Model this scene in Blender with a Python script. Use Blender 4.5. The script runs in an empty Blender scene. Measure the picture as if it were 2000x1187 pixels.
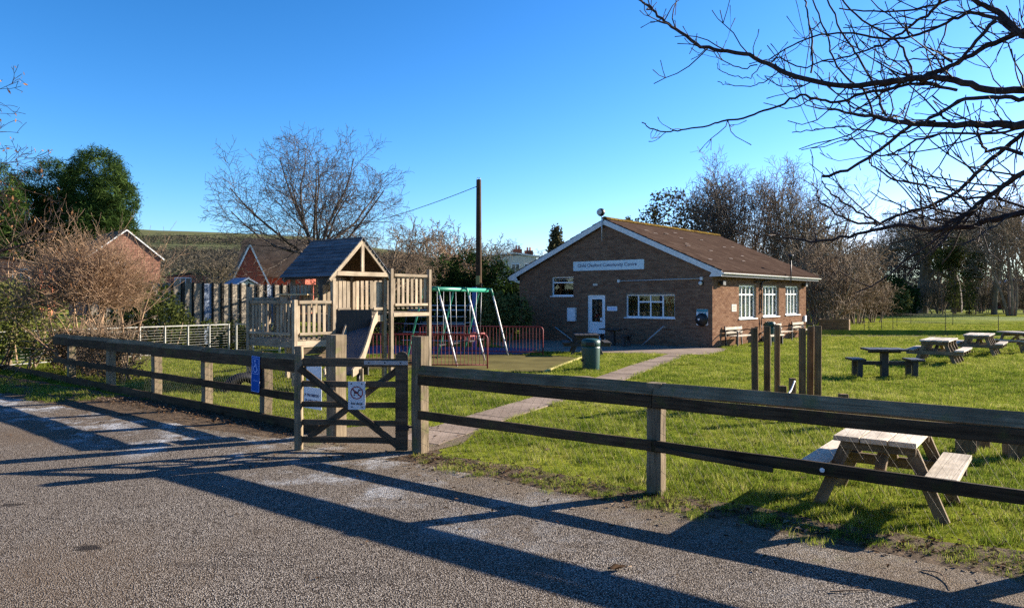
import bpy, bmesh, math, random
import numpy as np
from mathutils import Vector, Matrix

sc = bpy.context.scene
COL = sc.collection
R = math.radians
# ------------------------------------------------------------------ camera, sky, sun, exposure
FPX, EYE, HOR = 1430.0, 1.9, 582.0
cam = bpy.data.cameras.new('camera')
cam.sensor_width = 36.0
cam.lens = 36.0 * FPX / 2000.0
cam.shift_y = -(593.5 - HOR) / 2000.0
cam.clip_start, cam.clip_end = 0.1, 9000.0
camo = bpy.data.objects.new('camera', cam)
camo.location = (0, 0, EYE)
camo.rotation_euler = (R(90), 0, 0)
COL.objects.link(camo)
sc.camera = camo

SUN_EL = R(20.0)
SUN_AZ = math.atan2(0.914, 0.405)          # clockwise from +Y
w = bpy.data.worlds.new('World')
sc.world = w
w.use_nodes = True
wn = w.node_tree
bg = wn.nodes['Background']
sky = wn.nodes.new('ShaderNodeTexSky')
sky.sky_type = 'NISHITA'
sky.sun_disc = False
sky.sun_elevation = SUN_EL
sky.sun_rotation = SUN_AZ
sky.altitude = 60
sky.air_density = 1.0
sky.dust_density = 0.2
sky.ozone_density = 2.0
tint = wn.nodes.new('ShaderNodeMixRGB')     # clear, deep winter blue
tint.blend_type = 'MULTIPLY'
tint.inputs[0].default_value = 1.0
tint.inputs[2].default_value = (0.135, 0.385, 0.54, 1.0)
sepc = wn.nodes.new('ShaderNodeSeparateColor'); comb = wn.nodes.new('ShaderNodeCombineColor')
wn.links.new(sky.outputs[0], sepc.inputs[0])
for k, pw in enumerate((2.0, 1.4, 1.4)):    # the steep fall from pale horizon to deep blue of very clear air
    mp_ = wn.nodes.new('ShaderNodeMath'); mp_.operation = 'POWER'; mp_.inputs[1].default_value = pw
    wn.links.new(sepc.outputs[k], mp_.inputs[0]); wn.links.new(mp_.outputs[0], comb.inputs[k])
    if k == 0: pow_r = mp_
    if k == 1: pow_g = mp_
cap_ = wn.nodes.new('ShaderNodeMath'); cap_.operation = 'MULTIPLY'; cap_.inputs[1].default_value = 2.35
lim_ = wn.nodes.new('ShaderNodeMath'); lim_.operation = 'MINIMUM'      # dry clean air: the horizon stays blue-white, never pink
wn.links.new(pow_g.outputs[0], cap_.inputs[0]); wn.links.new(pow_r.outputs[0], lim_.inputs[0]); wn.links.new(cap_.outputs[0], lim_.inputs[1])
wn.links.new(lim_.outputs[0], comb.inputs[0])
wn.links.new(comb.outputs[0], tint.inputs[1])
wn.links.new(tint.outputs[0], bg.inputs[0])
bg.inputs[1].default_value = 0.078

sl = bpy.data.lights.new('sun', 'SUN')
sl.energy = 5.0
sl.angle = R(0.53)
sl.color = (1.0, 0.88, 0.72)
slo = bpy.data.objects.new('sun', sl)
sdir = Vector((math.sin(SUN_AZ) * math.cos(SUN_EL), math.cos(SUN_AZ) * math.cos(SUN_EL), math.sin(SUN_EL)))
slo.rotation_euler = (-sdir).to_track_quat('-Z', 'Y').to_euler()
slo.location = sdir * 60
COL.objects.link(slo)

vs = sc.view_settings
vs.view_transform = 'Standard'
vs.look = 'None'
vs.exposure = 1.75
vs.gamma = 1.0
vs.use_curve_mapping = False
sc.render.engine = 'CYCLES'
sc.cycles.max_bounces = 6
sc.cycles.transparent_max_bounces = 12
sc.cycles.use_denoising = False

# ------------------------------------------------------------------ helpers
ID = Matrix.Identity(4)
WM = {}                                     # world matrix of every object built
rnd = random.Random(7)
V3 = Vector

def gp(x, y, z=0.0):
    """a point at height z that the photo shows at pixel x, y"""
    Y = FPX * (EYE - z) / (y - HOR)
    return V3(((x - 1000) / FPX * Y, Y, z))

def dp(x, y, Y):
    return V3(((x - 1000) / FPX * Y, Y, EYE - (y - HOR) / FPX * Y))

def put(o, parent=None, M=ID):
    COL.objects.link(o)
    WM[o.name] = M.copy()
    if parent is not None:
        o.parent = parent
        o.matrix_basis = WM[parent.name].inverted() @ M
    else:
        o.matrix_basis = M
    return o

def T(x, y=0, z=0):
    return Matrix.Translation(V3((x, y, z)) if not isinstance(x, Vector) else x)

def RZ(a):
    return Matrix.Rotation(a, 4, 'Z')

def tag(o, label=None, cat=None, group=None, kind=None):
    if label: o['label'] = label
    if cat: o['category'] = cat
    if group: o['group'] = group
    if kind: o['kind'] = kind
    return o

def thing(name, label, cat, M=ID, group=None):
    o = bpy.data.objects.new(name, None)
    o.empty_display_size = 0.2
    put(o, None, M)
    return tag(o, label, cat, group)

def mesh_np(name, V, F, mat=None, smooth=False):
    V = np.asarray(V, dtype=np.float32)
    F = np.asarray(F, dtype=np.int32)
    me = bpy.data.meshes.new(name)
    k = F.shape[1]
    me.vertices.add(len(V)); me.vertices.foreach_set('co', V.ravel())
    me.loops.add(F.size); me.loops.foreach_set('vertex_index', F.ravel())
    me.polygons.add(len(F)); me.polygons.foreach_set('loop_start', np.arange(0, F.size, k, dtype=np.int32))
    if smooth:
        me.polygons.foreach_set('use_smooth', np.ones(len(F), dtype=bool))
    me.update(calc_edges=True)
    if not smooth: me.shade_flat()
    if mat: me.materials.append(mat)
    return me

def obj(name, me, parent=None, M=ID):
    return put(bpy.data.objects.new(name, me), parent, M)

class MB:
    def __init__(self):
        self.v = []; self.f = []
    def box(self, lo, hi, M=None):
        (a, b, c), (d, e, f) = lo, hi
        p = [(a,b,c),(d,b,c),(d,e,c),(a,e,c),(a,b,f),(d,b,f),(d,e,f),(a,e,f)]
        return self.add(p, [(0,3,2,1),(4,5,6,7),(0,1,5,4),(1,2,6,5),(2,3,7,6),(3,0,4,7)], M)
    def add(self, p, fs, M=None):
        n = len(self.v)
        if M is not None: p = [tuple(M @ V3(q)) for q in p]
        self.v += [tuple(q) for q in p]
        self.f += [tuple(n + i for i in f) for f in fs]
        return self
    def prism(self, poly, z0, z1, M=None):
        """polygon in xy pushed from z0 to z1"""
        n = len(poly)
        p = [(x, y, z0) for x, y in poly] + [(x, y, z1) for x, y in poly]
        fs = [tuple(range(n - 1, -1, -1)), tuple(range(n, 2 * n))]
        fs += [(i, (i + 1) % n, n + (i + 1) % n, n + i) for i in range(n)]
        return self.add(p, fs, M)
    def lathe(self, prof, n=20, M=None):
        p = []; fs = []
        for r, z in prof:
            for i in range(n):
                a = 2 * math.pi * i / n
                p.append((r * math.cos(a), r * math.sin(a), z))
        for j in range(len(prof) - 1):
            for i in range(n):
                k = (i + 1) % n
                fs.append((j*n+i, j*n+k, (j+1)*n+k, (j+1)*n+i))
        fs.append(tuple(range(n - 1, -1, -1)))
        m = (len(prof) - 1) * n
        fs.append(tuple(m + i for i in range(n)))
        return self.add(p, fs, M)
    def beam(self, p0, p1, w, h, up=(0, 0, 1)):
        M, L = beam_frame(V3(p0), V3(p1), up)
        return self.box((-L/2, -w/2, -h/2), (L/2, w/2, h/2), M)
    def tube(self, pts, r, n=8):
        V, F = tube_arrays([(np.array([tuple(q) for q in pts]), np.full(len(pts), r))], n, caps=True)
        return self.add([tuple(q) for q in V], [tuple(f) for f in F])
    def mesh(self, name, mat, smooth=False):
        me = bpy.data.meshes.new(name)
        me.from_pydata(self.v, [], self.f)
        if smooth:
            me.polygons.foreach_set('use_smooth', [True] * len(me.polygons))
        if mat: me.materials.append(mat)
        me.update()
        return me
    def build(self, name, mat, parent=None, M=ID, smooth=False):
        return obj(name, self.mesh(name, mat, smooth), parent, M)

def beam_frame(p0, p1, up=(0, 0, 1)):
    d = p1 - p0; L = d.length; x = d / L
    u = V3(up)
    if abs(x.dot(u)) > 0.999: u = V3((0, 1, 0))
    z = (u - x * u.dot(x)).normalized()
    y = z.cross(x)
    M = Matrix((x, y, z)).transposed().to_4x4()
    M.translation = (p0 + p1) / 2
    return M, L

_bc = {}
def cbox(sx, sy, sz, mat, ch=0.004):
    """box with chamfered edges, centred, cached by size"""
    key = (round(sx, 3), round(sy, 3), round(sz, 3), mat.name, ch)
    if key in _bc: return _bc[key]
    bm = bmesh.new()
    bmesh.ops.create_cube(bm, size=1.0)
    bmesh.ops.scale(bm, vec=(sx, sy, sz), verts=bm.verts)
    if ch > 0:
        bmesh.ops.bevel(bm, geom=list(bm.edges), offset=min(ch, 0.3 * min(sx, sy, sz)), segments=1, affect='EDGES')
    me = bpy.data.meshes.new('board')
    bm.to_mesh(me); bm.free()
    me.materials.append(mat)
    _bc[key] = me
    return me

def beam(name, p0, p1, w, h, mat, parent=None, up=(0, 0, 1), F=ID, ch=0.004):
    """a board from p0 to p1 in frame F: w across, h along up"""
    M, L = beam_frame(V3(p0), V3(p1), up)
    return obj(name, cbox(L, w, h, mat, ch), parent, F @ M)

_wr = random.Random(19)
def wbeam(name, p0, p1, w, h, mat, parent=None, up=(0, 0, 1), F=ID, ch=0.006, n=11, amp=0.004):
    """a board that is a little bowed, twisted and worn along its length"""
    M, L = beam_frame(V3(p0), V3(p1), up)
    a, b = w / 2, h / 2; c = min(ch, .3 * min(a, b))
    sec = [(-a + c, -b), (a - c, -b), (a, -b + c), (a, b - c), (a - c, b), (-a + c, b), (-a, b - c), (-a, -b + c)]
    ph = [_wr.uniform(0, 6.28) for _ in range(6)]; V = []
    for i in range(n):
        t = i / (n - 1); k = math.sin(math.pi * t) ** .5 if 0 < i < n - 1 else 0
        dy = amp * k * (math.sin(ph[0] + 3.3 * t) + .5 * math.sin(ph[1] + 9 * t)); dz = amp * k * (math.sin(ph[2] + 4.1 * t) + .5 * math.sin(ph[3] + 11 * t))
        tw = .02 * k * math.sin(ph[4] + 3 * t); s_ = 1 + .02 * math.sin(ph[5] + 8 * t)
        for y, z in sec:
            y, z = y * s_ + _wr.gauss(0, .0008), z * s_ + _wr.gauss(0, .0010)
            V.append((-L / 2 + L * t, y - tw * z + dy, z + tw * y + dz))
    fs = [(8 * i + j, 8 * i + 8 + j, 8 * i + 8 + (j + 1) % 8, 8 * i + (j + 1) % 8) for i in range(n - 1) for j in range(8)]
    fs = [f[::-1] for f in fs] + [tuple(range(8))[::-1], tuple(8 * (n - 1) + j for j in range(8))]
    mb = MB(); mb.add(V, [f[::-1] if len(f) == 4 else f for f in fs])
    return mb.build(name, mat, parent, F @ M)

def tube_arrays(polys, sides, caps=False):
    """polys: list of (pts (n,3), radii (n,)) -> verts, quads"""
    groups = {}
    for p, r in polys: groups.setdefault(len(p), []).append((p, r))
    VV = []; FF = []; base = 0
    for n, L in groups.items():
        P = np.array([a for a, _ in L], dtype=np.float64)
        Rr = np.array([b for _, b in L], dtype=np.float64)
        B = len(L)
        Tg = np.gradient(P, axis=1)
        Tg /= np.linalg.norm(Tg, axis=2, keepdims=True) + 1e-9
        ref = np.where(np.abs(Tg[:, :1, 2:3]) > 0.8, np.array([[[1.0, 0, 0]]]), np.array([[[0, 0, 1.0]]]))
        ref = np.repeat(ref, n, axis=1)
        A = np.cross(Tg, ref); A /= np.linalg.norm(A, axis=2, keepdims=True) + 1e-9
        C = np.cross(Tg, A)
        an = np.arange(sides) * 2 * np.pi / sides
        ring = P[:, :, None, :] + Rr[:, :, None, None] * (np.cos(an)[None, None, :, None] * A[:, :, None, :] + np.sin(an)[None, None, :, None] * C[:, :, None, :])
        VV.append(ring.reshape(-1, 3))
        i = np.arange(n - 1)[:, None] * sides
        s = np.arange(sides)[None, :]
        s2 = (s + 1) % sides
        q = np.stack([i + s, i + sides + s, i + sides + s2, i + s2], axis=2).reshape(-1, 4)
        FF.append((q[None] + (np.arange(B) * n * sides)[:, None, None] + base).reshape(-1, 4))
        if caps and sides >= 4:
            for b in range(B):
                o0 = base + b * n * sides
                for k in range(1, sides - 2 + 1, 2):
                    if k + 2 <= sides:
                        FF.append(np.array([[o0, o0 + k, o0 + k + 1, o0 + (k + 2) % sides]]))
                        o1 = o0 + (n - 1) * sides
                        FF.append(np.array([[o1, o1 + (k + 2) % sides, o1 + k + 1, o1 + k]]))
        base += B * n * sides
    return np.concatenate(VV), np.concatenate(FF)

def tubes(name, polys, sides, mat, parent=None, M=ID, smooth=True):
    V, F = tube_arrays(polys, sides)
    return obj(name, mesh_np(name, V, F, mat, smooth), parent, M)

def pipe(name, pts, r, mat, parent=None, n=8, F=ID):
    V, Fq = tube_arrays([(np.array([tuple(V3(q)) for q in pts]), np.full(len(pts), r))], n, caps=True)
    me = mesh_np(name, V, Fq, mat, True)
    return obj(name, me, parent, F)

def arc(p, n=6):
    """round a polyline with Catmull-Rom"""
    p = [V3(q) for q in p]; q = [p[0] * 2 - p[1]] + p + [p[-1] * 2 - p[-2]]
    out = []
    for i in range(1, len(q) - 2):
        for k in range(n):
            t = k / n
            a, b, c, d = q[i-1], q[i], q[i+1], q[i+2]
            out.append(0.5 * ((2 * b) + (c - a) * t + (2*a - 5*b + 4*c - d) * t*t + (3*b - a - 3*c + d) * t**3))
    out.append(p[-1])
    return out

def text(name, s, size, mat, parent, M, align='CENTER', depth=0.0015, bold=0.0):
    cu = bpy.data.curves.new(name, 'FONT')
    cu.body = s; cu.size = size; cu.align_x = align; cu.align_y = 'CENTER'
    cu.extrude = depth; cu.offset = bold
    cu.resolution_u = 3
    o = bpy.data.objects.new(name, cu)
    COL.objects.link(o)
    bpy.context.view_layer.update()
    me = bpy.data.meshes.new_from_object(o.evaluated_get(bpy.context.evaluated_depsgraph_get()))
    bpy.data.objects.remove(o)
    me.materials.clear(); me.materials.append(mat)
    return obj(name, me, parent, M)

def copy_tree(o, M, parent=None):
    """a copy of a thing with copies of its parts"""
    c = o.copy(); COL.objects.link(c); WM[c.name] = M.copy()
    c.parent = parent
    c.matrix_basis = (WM[parent.name].inverted() @ M) if parent else M
    rel = WM[o.name].inverted()
    for ch in o.children:
        copy_tree(ch, M @ (rel @ WM[ch.name]), c)
    return c

# ------------------------------------------------------------------ materials
class NT:
    def __init__(self, name):
        self.m = bpy.data.materials.new(name); self.m.use_nodes = True
        self.t = self.m.node_tree; self.b = self.t.nodes['Principled BSDF']
        self.out = self.t.nodes['Material Output']
    def n(self, typ, **kw):
        nd = self.t.nodes.new('ShaderNode' + typ)
        for k, v in kw.items():
            if k.startswith('i_'):
                nd.inputs[k[2:].replace('_', ' ')].default_value = v
            else: setattr(nd, k, v)
        return nd
    def l(self, a, b): self.t.links.new(a, b)
    def coord(self, which='Object', scale=(1, 1, 1)):
        tc = self.n('TexCoord'); mp = self.n('Mapping')
        mp.inputs['Scale'].default_value = scale
        self.l(tc.outputs[which], mp.inputs['Vector'])
        return mp.outputs[0]
    def noise(self, vec, scale, detail=4, rough=0.55, dist=0.0):
        nd = self.n('TexNoise'); nd.inputs['Scale'].default_value = scale
        nd.inputs['Detail'].default_value = detail; nd.inputs['Roughness'].default_value = rough
        nd.inputs['Distortion'].default_value = dist
        if vec is not None: self.l(vec, nd.inputs['Vector'])
        return nd.outputs['Fac']
    def ramp(self, fac, stops):
        nd = self.n('ValToRGB'); cr = nd.color_ramp
        while len(cr.elements) > 1: cr.elements.remove(cr.elements[-1])
        cr.elements[0].position = stops[0][0]; cr.elements[0].color = c4(stops[0][1])
        for p, c in stops[1:]:
            e = cr.elements.new(p); e.color = c4(c)
        self.l(fac, nd.inputs[0])
        return nd.outputs[0]
    def mix(self, fac, a, b, mode='MIX'):
        nd = self.n('MixRGB', blend_type=mode)
        for s, k in ((fac, 0), (a, 1), (b, 2)):
            if hasattr(s, 'is_linked') or isinstance(s, bpy.types.NodeSocket): self.l(s, nd.inputs[k])
            elif k == 0: nd.inputs[0].default_value = s
            else: nd.inputs[k].default_value = c4(s)
        return nd.outputs[0]
    def math(self, op, a, b=0.0):
        nd = self.n('Math', operation=op)
        for s, k in ((a, 0), (b, 1)):
            if isinstance(s, bpy.types.NodeSocket): self.l(s, nd.inputs[k])
            else: nd.inputs[k].default_value = s
        return nd.outputs[0]
    def bump(self, h, dist=0.01, strength=0.6):
        nd = self.n('Bump'); nd.inputs['Distance'].default_value = dist; nd.inputs['Strength'].default_value = strength
        self.l(h, nd.inputs['Height']); self.l(nd.outputs[0], self.b.inputs['Normal'])
    def col(self, s):
        if isinstance(s, bpy.types.NodeSocket): self.l(s, self.b.inputs['Base Color'])
        else: self.b.inputs['Base Color'].default_value = c4(s)
    def rough(self, v, spec=None):
        if isinstance(v, bpy.types.NodeSocket): self.l(v, self.b.inputs['Roughness'])
        else: self.b.inputs['Roughness'].default_value = v
        if spec is not None: self.b.inputs['Specular IOR Level'].default_value = spec

def c4(c):
    return tuple(c) if len(c) == 4 else (c[0], c[1], c[2], 1.0)

def mat_plain(name, c, rough=0.6, metal=0.0, var=0.12, scale=3.0, spec=0.4):
    m = NT(name); v = m.coord()
    n = m.noise(v, scale, 5)
    m.col(m.mix(m.ramp(n, [(0.3, (0, 0, 0)), (0.75, (1, 1, 1))]), tuple(x * (1 - var) for x in c), tuple(min(1, x * (1 + var)) for x in c)))
    m.rough(rough, spec if rough < 0.72 else 0.04); m.b.inputs['Metallic'].default_value = metal
    return m.m

def mat_wood(name, dark, light, grain=26.0, rough=0.8, moss=None, bumpd=0.004):
    """grain runs along the local x axis of each board"""
    m = NT(name)
    tc = m.n('TexCoord'); oi = m.n('ObjectInfo')
    ad = m.n('VectorMath', operation='ADD'); m.l(tc.outputs['Object'], ad.inputs[0])
    cb = m.n('CombineXYZ')
    for k, f in ((0, 37.0), (1, 11.0), (2, 23.0)): m.l(m.math('MULTIPLY', oi.outputs['Random'], f), cb.inputs[k])
    m.l(cb.outputs[0], ad.inputs[1])
    mp = m.n('Mapping'); mp.inputs['Scale'].default_value = (1.2, grain, grain); m.l(ad.outputs[0], mp.inputs['Vector'])
    g = m.noise(mp.outputs[0], 1.6, 6, 0.65, 0.4)
    patch = m.noise(ad.outputs[0], 3.1, 4)
    c = m.ramp(g, [(0.3, dark), (0.72, light)])
    c = m.mix(m.math('MULTIPLY', m.ramp(patch, [(0.42, (0, 0, 0)), (0.7, (1, 1, 1))]), 0.55), c, tuple(x * 0.45 for x in dark))
    if moss:
        c = m.mix(m.math('MULTIPLY', m.ramp(m.noise(ad.outputs[0], 7.0, 5), [(0.55, (0, 0, 0)), (0.68, (1, 1, 1))]), 0.6), c, moss)
    hv = m.n('HueSaturation'); m.l(c, hv.inputs['Color'])
    m.l(m.math('ADD', m.math('MULTIPLY', oi.outputs['Random'], 0.45), 0.78), hv.inputs['Value'])
    m.col(hv.outputs[0]); m.rough(rough, 0.08)
    m.bump(g, bumpd, 0.7)
    return m.m

def mat_leaf(name, cols, trans=0.35, rough=0.55, scale=0.9):
    """thin leaf: colour varies in clumps and from leaf to leaf"""
    m = NT(name); geo = m.n('NewGeometry')
    v = m.coord()
    n = m.noise(v, scale, 3)
    f = m.math('ADD', m.math('MULTIPLY', n, 0.6), m.math('MULTIPLY', geo.outputs['Random Per Island'], 0.4))
    k = len(cols)
    c = m.ramp(f, [(0.25 + 0.5 * i / max(1, k - 1), cols[i]) for i in range(k)])
    m.col(c); m.rough(rough, 0.0)
    tr = m.n('BsdfTranslucent'); m.l(c, tr.inputs[0])
    mx = m.n('MixShader'); mx.inputs[0].default_value = trans
    m.l(m.b.outputs[0], mx.inputs[1]); m.l(tr.outputs[0], mx.inputs[2]); m.l(mx.outputs[0], m.out.inputs[0])
    return m.m

def mat_bark(name, a, b, scale=6.0, var=True):
    m = NT(name); v = m.coord('Object', (1, 1, 0.35))
    n = m.noise(v, scale, 6, 0.6)
    m.col(m.ramp(n, [(0.32, a), (0.7, b)])); m.rough(0.85, 0.2)
    m.bump(n, 0.02, 0.5)
    return m.m

def mat_ground():
    m = NT('grass_field'); v = m.coord()
    big = m.noise(v, 0.09, 4); mid = m.noise(v, 0.9, 5); fine = m.noise(v, 14.0, 6, 0.7)
    vs2 = m.coord('Object', (0.6, 6.0, 1)); row = m.noise(vs2, 1.0, 3)
    f = m.math('ADD', m.math('ADD', m.math('MULTIPLY', big, 0.35), m.math('MULTIPLY', mid, 0.35)), m.math('ADD', m.math('MULTIPLY', fine, 0.25), m.math('MULTIPLY', row, 0.12)))
    c = m.ramp(f, [(0.36, (0.05, 0.07, 0.010)), (0.52, (0.14, 0.165, 0.018)), (0.66, (0.25, 0.25, 0.04)), (0.78, (0.33, 0.29, 0.08))])
    # bare muddy flecks
    c = m.mix(m.math('MULTIPLY', m.ramp(m.noise(v, 1.3, 6, 0.7), [(0.55, (0, 0, 0)), (0.68, (1, 1, 1))]), 0.65), c, (0.10, 0.07, 0.035))
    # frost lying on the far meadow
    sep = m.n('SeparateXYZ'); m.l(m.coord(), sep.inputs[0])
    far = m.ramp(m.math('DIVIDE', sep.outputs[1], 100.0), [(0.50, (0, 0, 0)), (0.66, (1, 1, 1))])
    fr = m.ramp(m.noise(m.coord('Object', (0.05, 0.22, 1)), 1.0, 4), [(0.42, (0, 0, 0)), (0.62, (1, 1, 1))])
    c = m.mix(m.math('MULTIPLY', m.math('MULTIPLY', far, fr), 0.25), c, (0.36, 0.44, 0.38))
    m.col(c); m.rough(1.0, 0.0)
    m.bump(m.math('ADD', fine, m.math('MULTIPLY', mid, 1.5)), 0.05, 0.9)
    return m.m

def mat_road():
    m = NT('worn_tarmac'); v = m.coord()
    vo = m.n('TexVoronoi'); vo.inputs['Scale'].default_value = 92.0; m.l(v, vo.inputs['Vector'])
    cell = m.n('TexVoronoi', feature='F1'); cell.inputs['Scale'].default_value = 92.0; m.l(v, cell.inputs['Vector'])
    chip = m.ramp(cell.outputs['Color'], [(0.1, (0.09, 0.076, 0.063)), (0.42, (0.28, 0.242, 0.205)), (0.75, (0.46, 0.41, 0.355)), (0.97, (0.62, 0.57, 0.51))])
    gap = m.ramp(vo.outputs['Distance'], [(0.25, (0, 0, 0)), (0.62, (1, 1, 1))])
    c = m.mix(gap, chip, (0.022, 0.017, 0.014))
    big = m.noise(v, 0.55, 5); mid = m.noise(v, 2.6, 5, 0.65)
    c = m.mix(m.math('MULTIPLY', m.ramp(big, [(0.35, (1, 1, 1)), (0.62, (0, 0, 0))]), 0.38), c, (0.085, 0.066, 0.05))
    c = m.mix(m.math('MULTIPLY', m.ramp(mid, [(0.55, (0, 0, 0)), (0.72, (1, 1, 1))]), 0.35), c, (0.10, 0.08, 0.06))
    # brown soil washed along the fence side
    sep = m.n('SeparateXYZ'); m.l(v, sep.inputs[0])
    d = m.math('ADD', m.math('MULTIPLY', sep.outputs[0], 0.60), m.math('MULTIPLY', sep.outputs[1], 0.80))   # distance across the fence line
    dd = m.math('ADD', d, m.math('MULTIPLY', m.math('SUBTRACT', mid, 0.5), 1.6))
    soil = m.ramp(m.math('DIVIDE', dd, 10.0), [(0.53, (0, 0, 0)), (0.62, (1, 1, 1))])
    c = m.mix(m.math('MULTIPLY', soil, 0.55), c, (0.17, 0.125, 0.075))
    mossy = m.ramp(m.noise(v, 1.4, 6, 0.7), [(0.56, (0, 0, 0)), (0.68, (1, 1, 1))])
    c = m.mix(m.math('MULTIPLY', m.math('MULTIPLY', soil, mossy), 0.6), c, (0.11, 0.12, 0.035))
    worn = m.noise(m.coord('Object', (0.35, 0.16, 1)), 1.0, 5, 0.6)
    c = m.mix(m.math('MULTIPLY', m.ramp(worn, [(0.52, (0, 0, 0)), (0.66, (1, 1, 1))]), 0.55), c, (0.12, 0.085, 0.055))
    c = m.mix(m.math('MULTIPLY', m.ramp(m.noise(v, 1.1, 6, 0.75), [(0.58, (0, 0, 0)), (0.66, (1, 1, 1))]), 0.30), c, (0.045, 0.036, 0.03))
    # dark wet spots
    def spot(x, y, rx, ry):
        mp = m.n('Mapping'); mp.inputs['Location'].default_value = (-x / rx, -y / ry, 0); mp.inputs['Scale'].default_value = (1 / rx, 1 / ry, 0)
        tc = m.n('TexCoord'); m.l(tc.outputs['Object'], mp.inputs['Vector'])
        ln = m.n('VectorMath', operation='LENGTH'); m.l(mp.outputs[0], ln.inputs[0])
        return m.ramp(m.math('ADD', ln.outputs['Value'], m.math('MULTIPLY', m.math('SUBTRACT', m.noise(v, 9.0, 5, 0.7), 0.5), 2.2)), [(0.55, (1, 1, 1)), (1.0, (0, 0, 0))])
    tot = None
    for x, y, rx, ry, wt in SPOTS:
        s = m.math('MULTIPLY', spot(x, y, rx, ry), wt)
        tot = s if tot is None else m.math('MAXIMUM', tot, s)
    c = m.mix(m.math('MULTIPLY', tot, 0.9), c, (0.022, 0.018, 0.016))
    # rime frost lying in a strip near the fence
    fz = m.ramp(m.math('DIVIDE', d, 10.0), [(0.40, (0, 0, 0)), (0.47, (1, 1, 1)), (0.60, (1, 1, 1)), (0.66, (0, 0, 0))])
    fx = m.ramp(m.math('DIVIDE', m.math('ADD', sep.outputs[0], 12.0), 20.0), [(0.25, (1, 1, 1)), (0.50, (0.6, 0.6, 0.6)), (0.66, (0.12, 0.12, 0.12))])
    fn = m.ramp(m.noise(v, 1.15, 6, 0.75), [(0.50, (0, 0, 0)), (0.62, (1, 1, 1))])
    ff = m.ramp(m.noise(v, 38.0, 3, 0.8), [(0.38, (0, 0, 0)), (0.6, (1, 1, 1))])
    c = m.mix(m.math('MULTIPLY', m.math('MULTIPLY', m.math('MULTIPLY', fz, fx), m.math('MULTIPLY', fn, ff)), 0.9), c, (0.62, 0.66, 0.70))
    m.col(c); m.rough(0.9, 0.08)
    m.bump(m.math('SUBTRACT', m.math('MULTIPLY', big, 2.0), vo.outputs['Distance']), 0.010, 0.9)
    return m.m

SPOTS = []
for x, y, rx, ry, wt in ((172, 1072, .13, .08, 1), (22, 987, .12, .07, .9), (272, 990, .07, .05, .6), (95, 1015, .08, .05, .4), (390, 1105, .45, .07, .35), (240, 1020, .4, .07, .25), (480, 1085, .3, .06, .3), (1172, 1062, .05, .04, .6), (700, 1130, .5, .12, .3)):
    q = gp(x, y); SPOTS.append((q.x, q.y, rx, ry, wt))

M_ground = mat_ground()
M_road = mat_road()
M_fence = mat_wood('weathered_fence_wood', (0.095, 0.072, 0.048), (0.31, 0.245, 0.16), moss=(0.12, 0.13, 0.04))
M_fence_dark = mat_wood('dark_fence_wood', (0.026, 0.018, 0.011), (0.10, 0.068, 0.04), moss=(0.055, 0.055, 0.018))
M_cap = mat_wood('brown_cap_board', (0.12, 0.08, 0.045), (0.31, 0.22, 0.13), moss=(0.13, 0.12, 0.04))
M_gate = mat_wood('grey_gate_wood', (0.05, 0.036, 0.024), (0.17, 0.125, 0.08))
M_play = mat_wood('pale_play_timber', (0.22, 0.17, 0.12), (0.48, 0.395, 0.285))
M_table = mat_wood('table_timber', (0.34, 0.29, 0.225), (0.62, 0.555, 0.455))
M_table_grey = mat_wood('silvered_table_timber', (0.30, 0.26, 0.215), (0.60, 0.54, 0.46))
M_leg = mat_wood('brown_table_leg', (0.12, 0.085, 0.05), (0.30, 0.225, 0.145))
M_post = mat_wood('trail_post_timber', (0.10, 0.062, 0.034), (0.24, 0.16, 0.09), grain=20)
M_recycled = mat_plain('dark_recycled_plastic', (0.035, 0.032, 0.03), 0.55, var=0.25)
M_white = mat_plain('white_upvc', (0.74, 0.75, 0.76), 0.35, var=0.04)
M_white_old = mat_plain('chalky_white_paint', (0.60, 0.61, 0.60), 0.6, var=0.15, scale=8)
M_galv = mat_plain('galvanised_steel', (0.42, 0.42, 0.42), 0.5, metal=0.35, var=0.15, scale=12)
M_rail_white = mat_plain('dull_galvanised_rail', (0.34, 0.34, 0.31), 0.55, metal=0.25, var=0.2, scale=10)
M_wire = mat_plain('fence_wire', (0.13, 0.115, 0.09), 0.7, metal=0.1)
M_black = mat_plain('black_plastic', (0.012, 0.012, 0.013), 0.45)
M_iron = mat_plain('dark_iron', (0.03, 0.03, 0.032), 0.5, metal=0.5)
M_green_paint = mat_plain('green_swing_paint', (0.02, 0.21, 0.135), 0.4)
M_red_paint = mat_plain('red_rail_paint', (0.19, 0.022, 0.024), 0.6, var=0.25)
M_blue_panel = mat_plain('blue_climb_panel', (0.035, 0.085, 0.26), 0.45)
M_bin = mat_plain('dark_green_bin_plastic', (0.012, 0.055, 0.045), 0.42)
M_sign_white = mat_plain('white_sign_face', (0.70, 0.72, 0.74), 0.35, var=0.04)
M_sign_pale = mat_plain('pale_grey_sign_face', (0.50, 0.62, 0.66), 0.4, var=0.05)
M_ink = mat_plain('dark_navy_ink', (0.012, 0.02, 0.09), 0.5)
M_ink_black = mat_plain('black_ink', (0.012, 0.012, 0.016), 0.5)
M_ink_red = mat_plain('dull_red_ink', (0.30, 0.02, 0.03), 0.5)
M_sign_blue = mat_plain('blue_sign_face', (0.004, 0.075, 0.34), 0.65, spec=0.05, var=0.06)
M_sign_blue_line = mat_plain('pale_blue_ink', (0.33, 0.48, 0.85), 0.65, spec=0.05)
M_teal = mat_plain('teal_panel', (0.01, 0.20, 0.27), 0.4)
M_mortar = mat_plain('mortar', (0.19, 0.16, 0.125), 0.9, var=0.2, scale=9)
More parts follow.
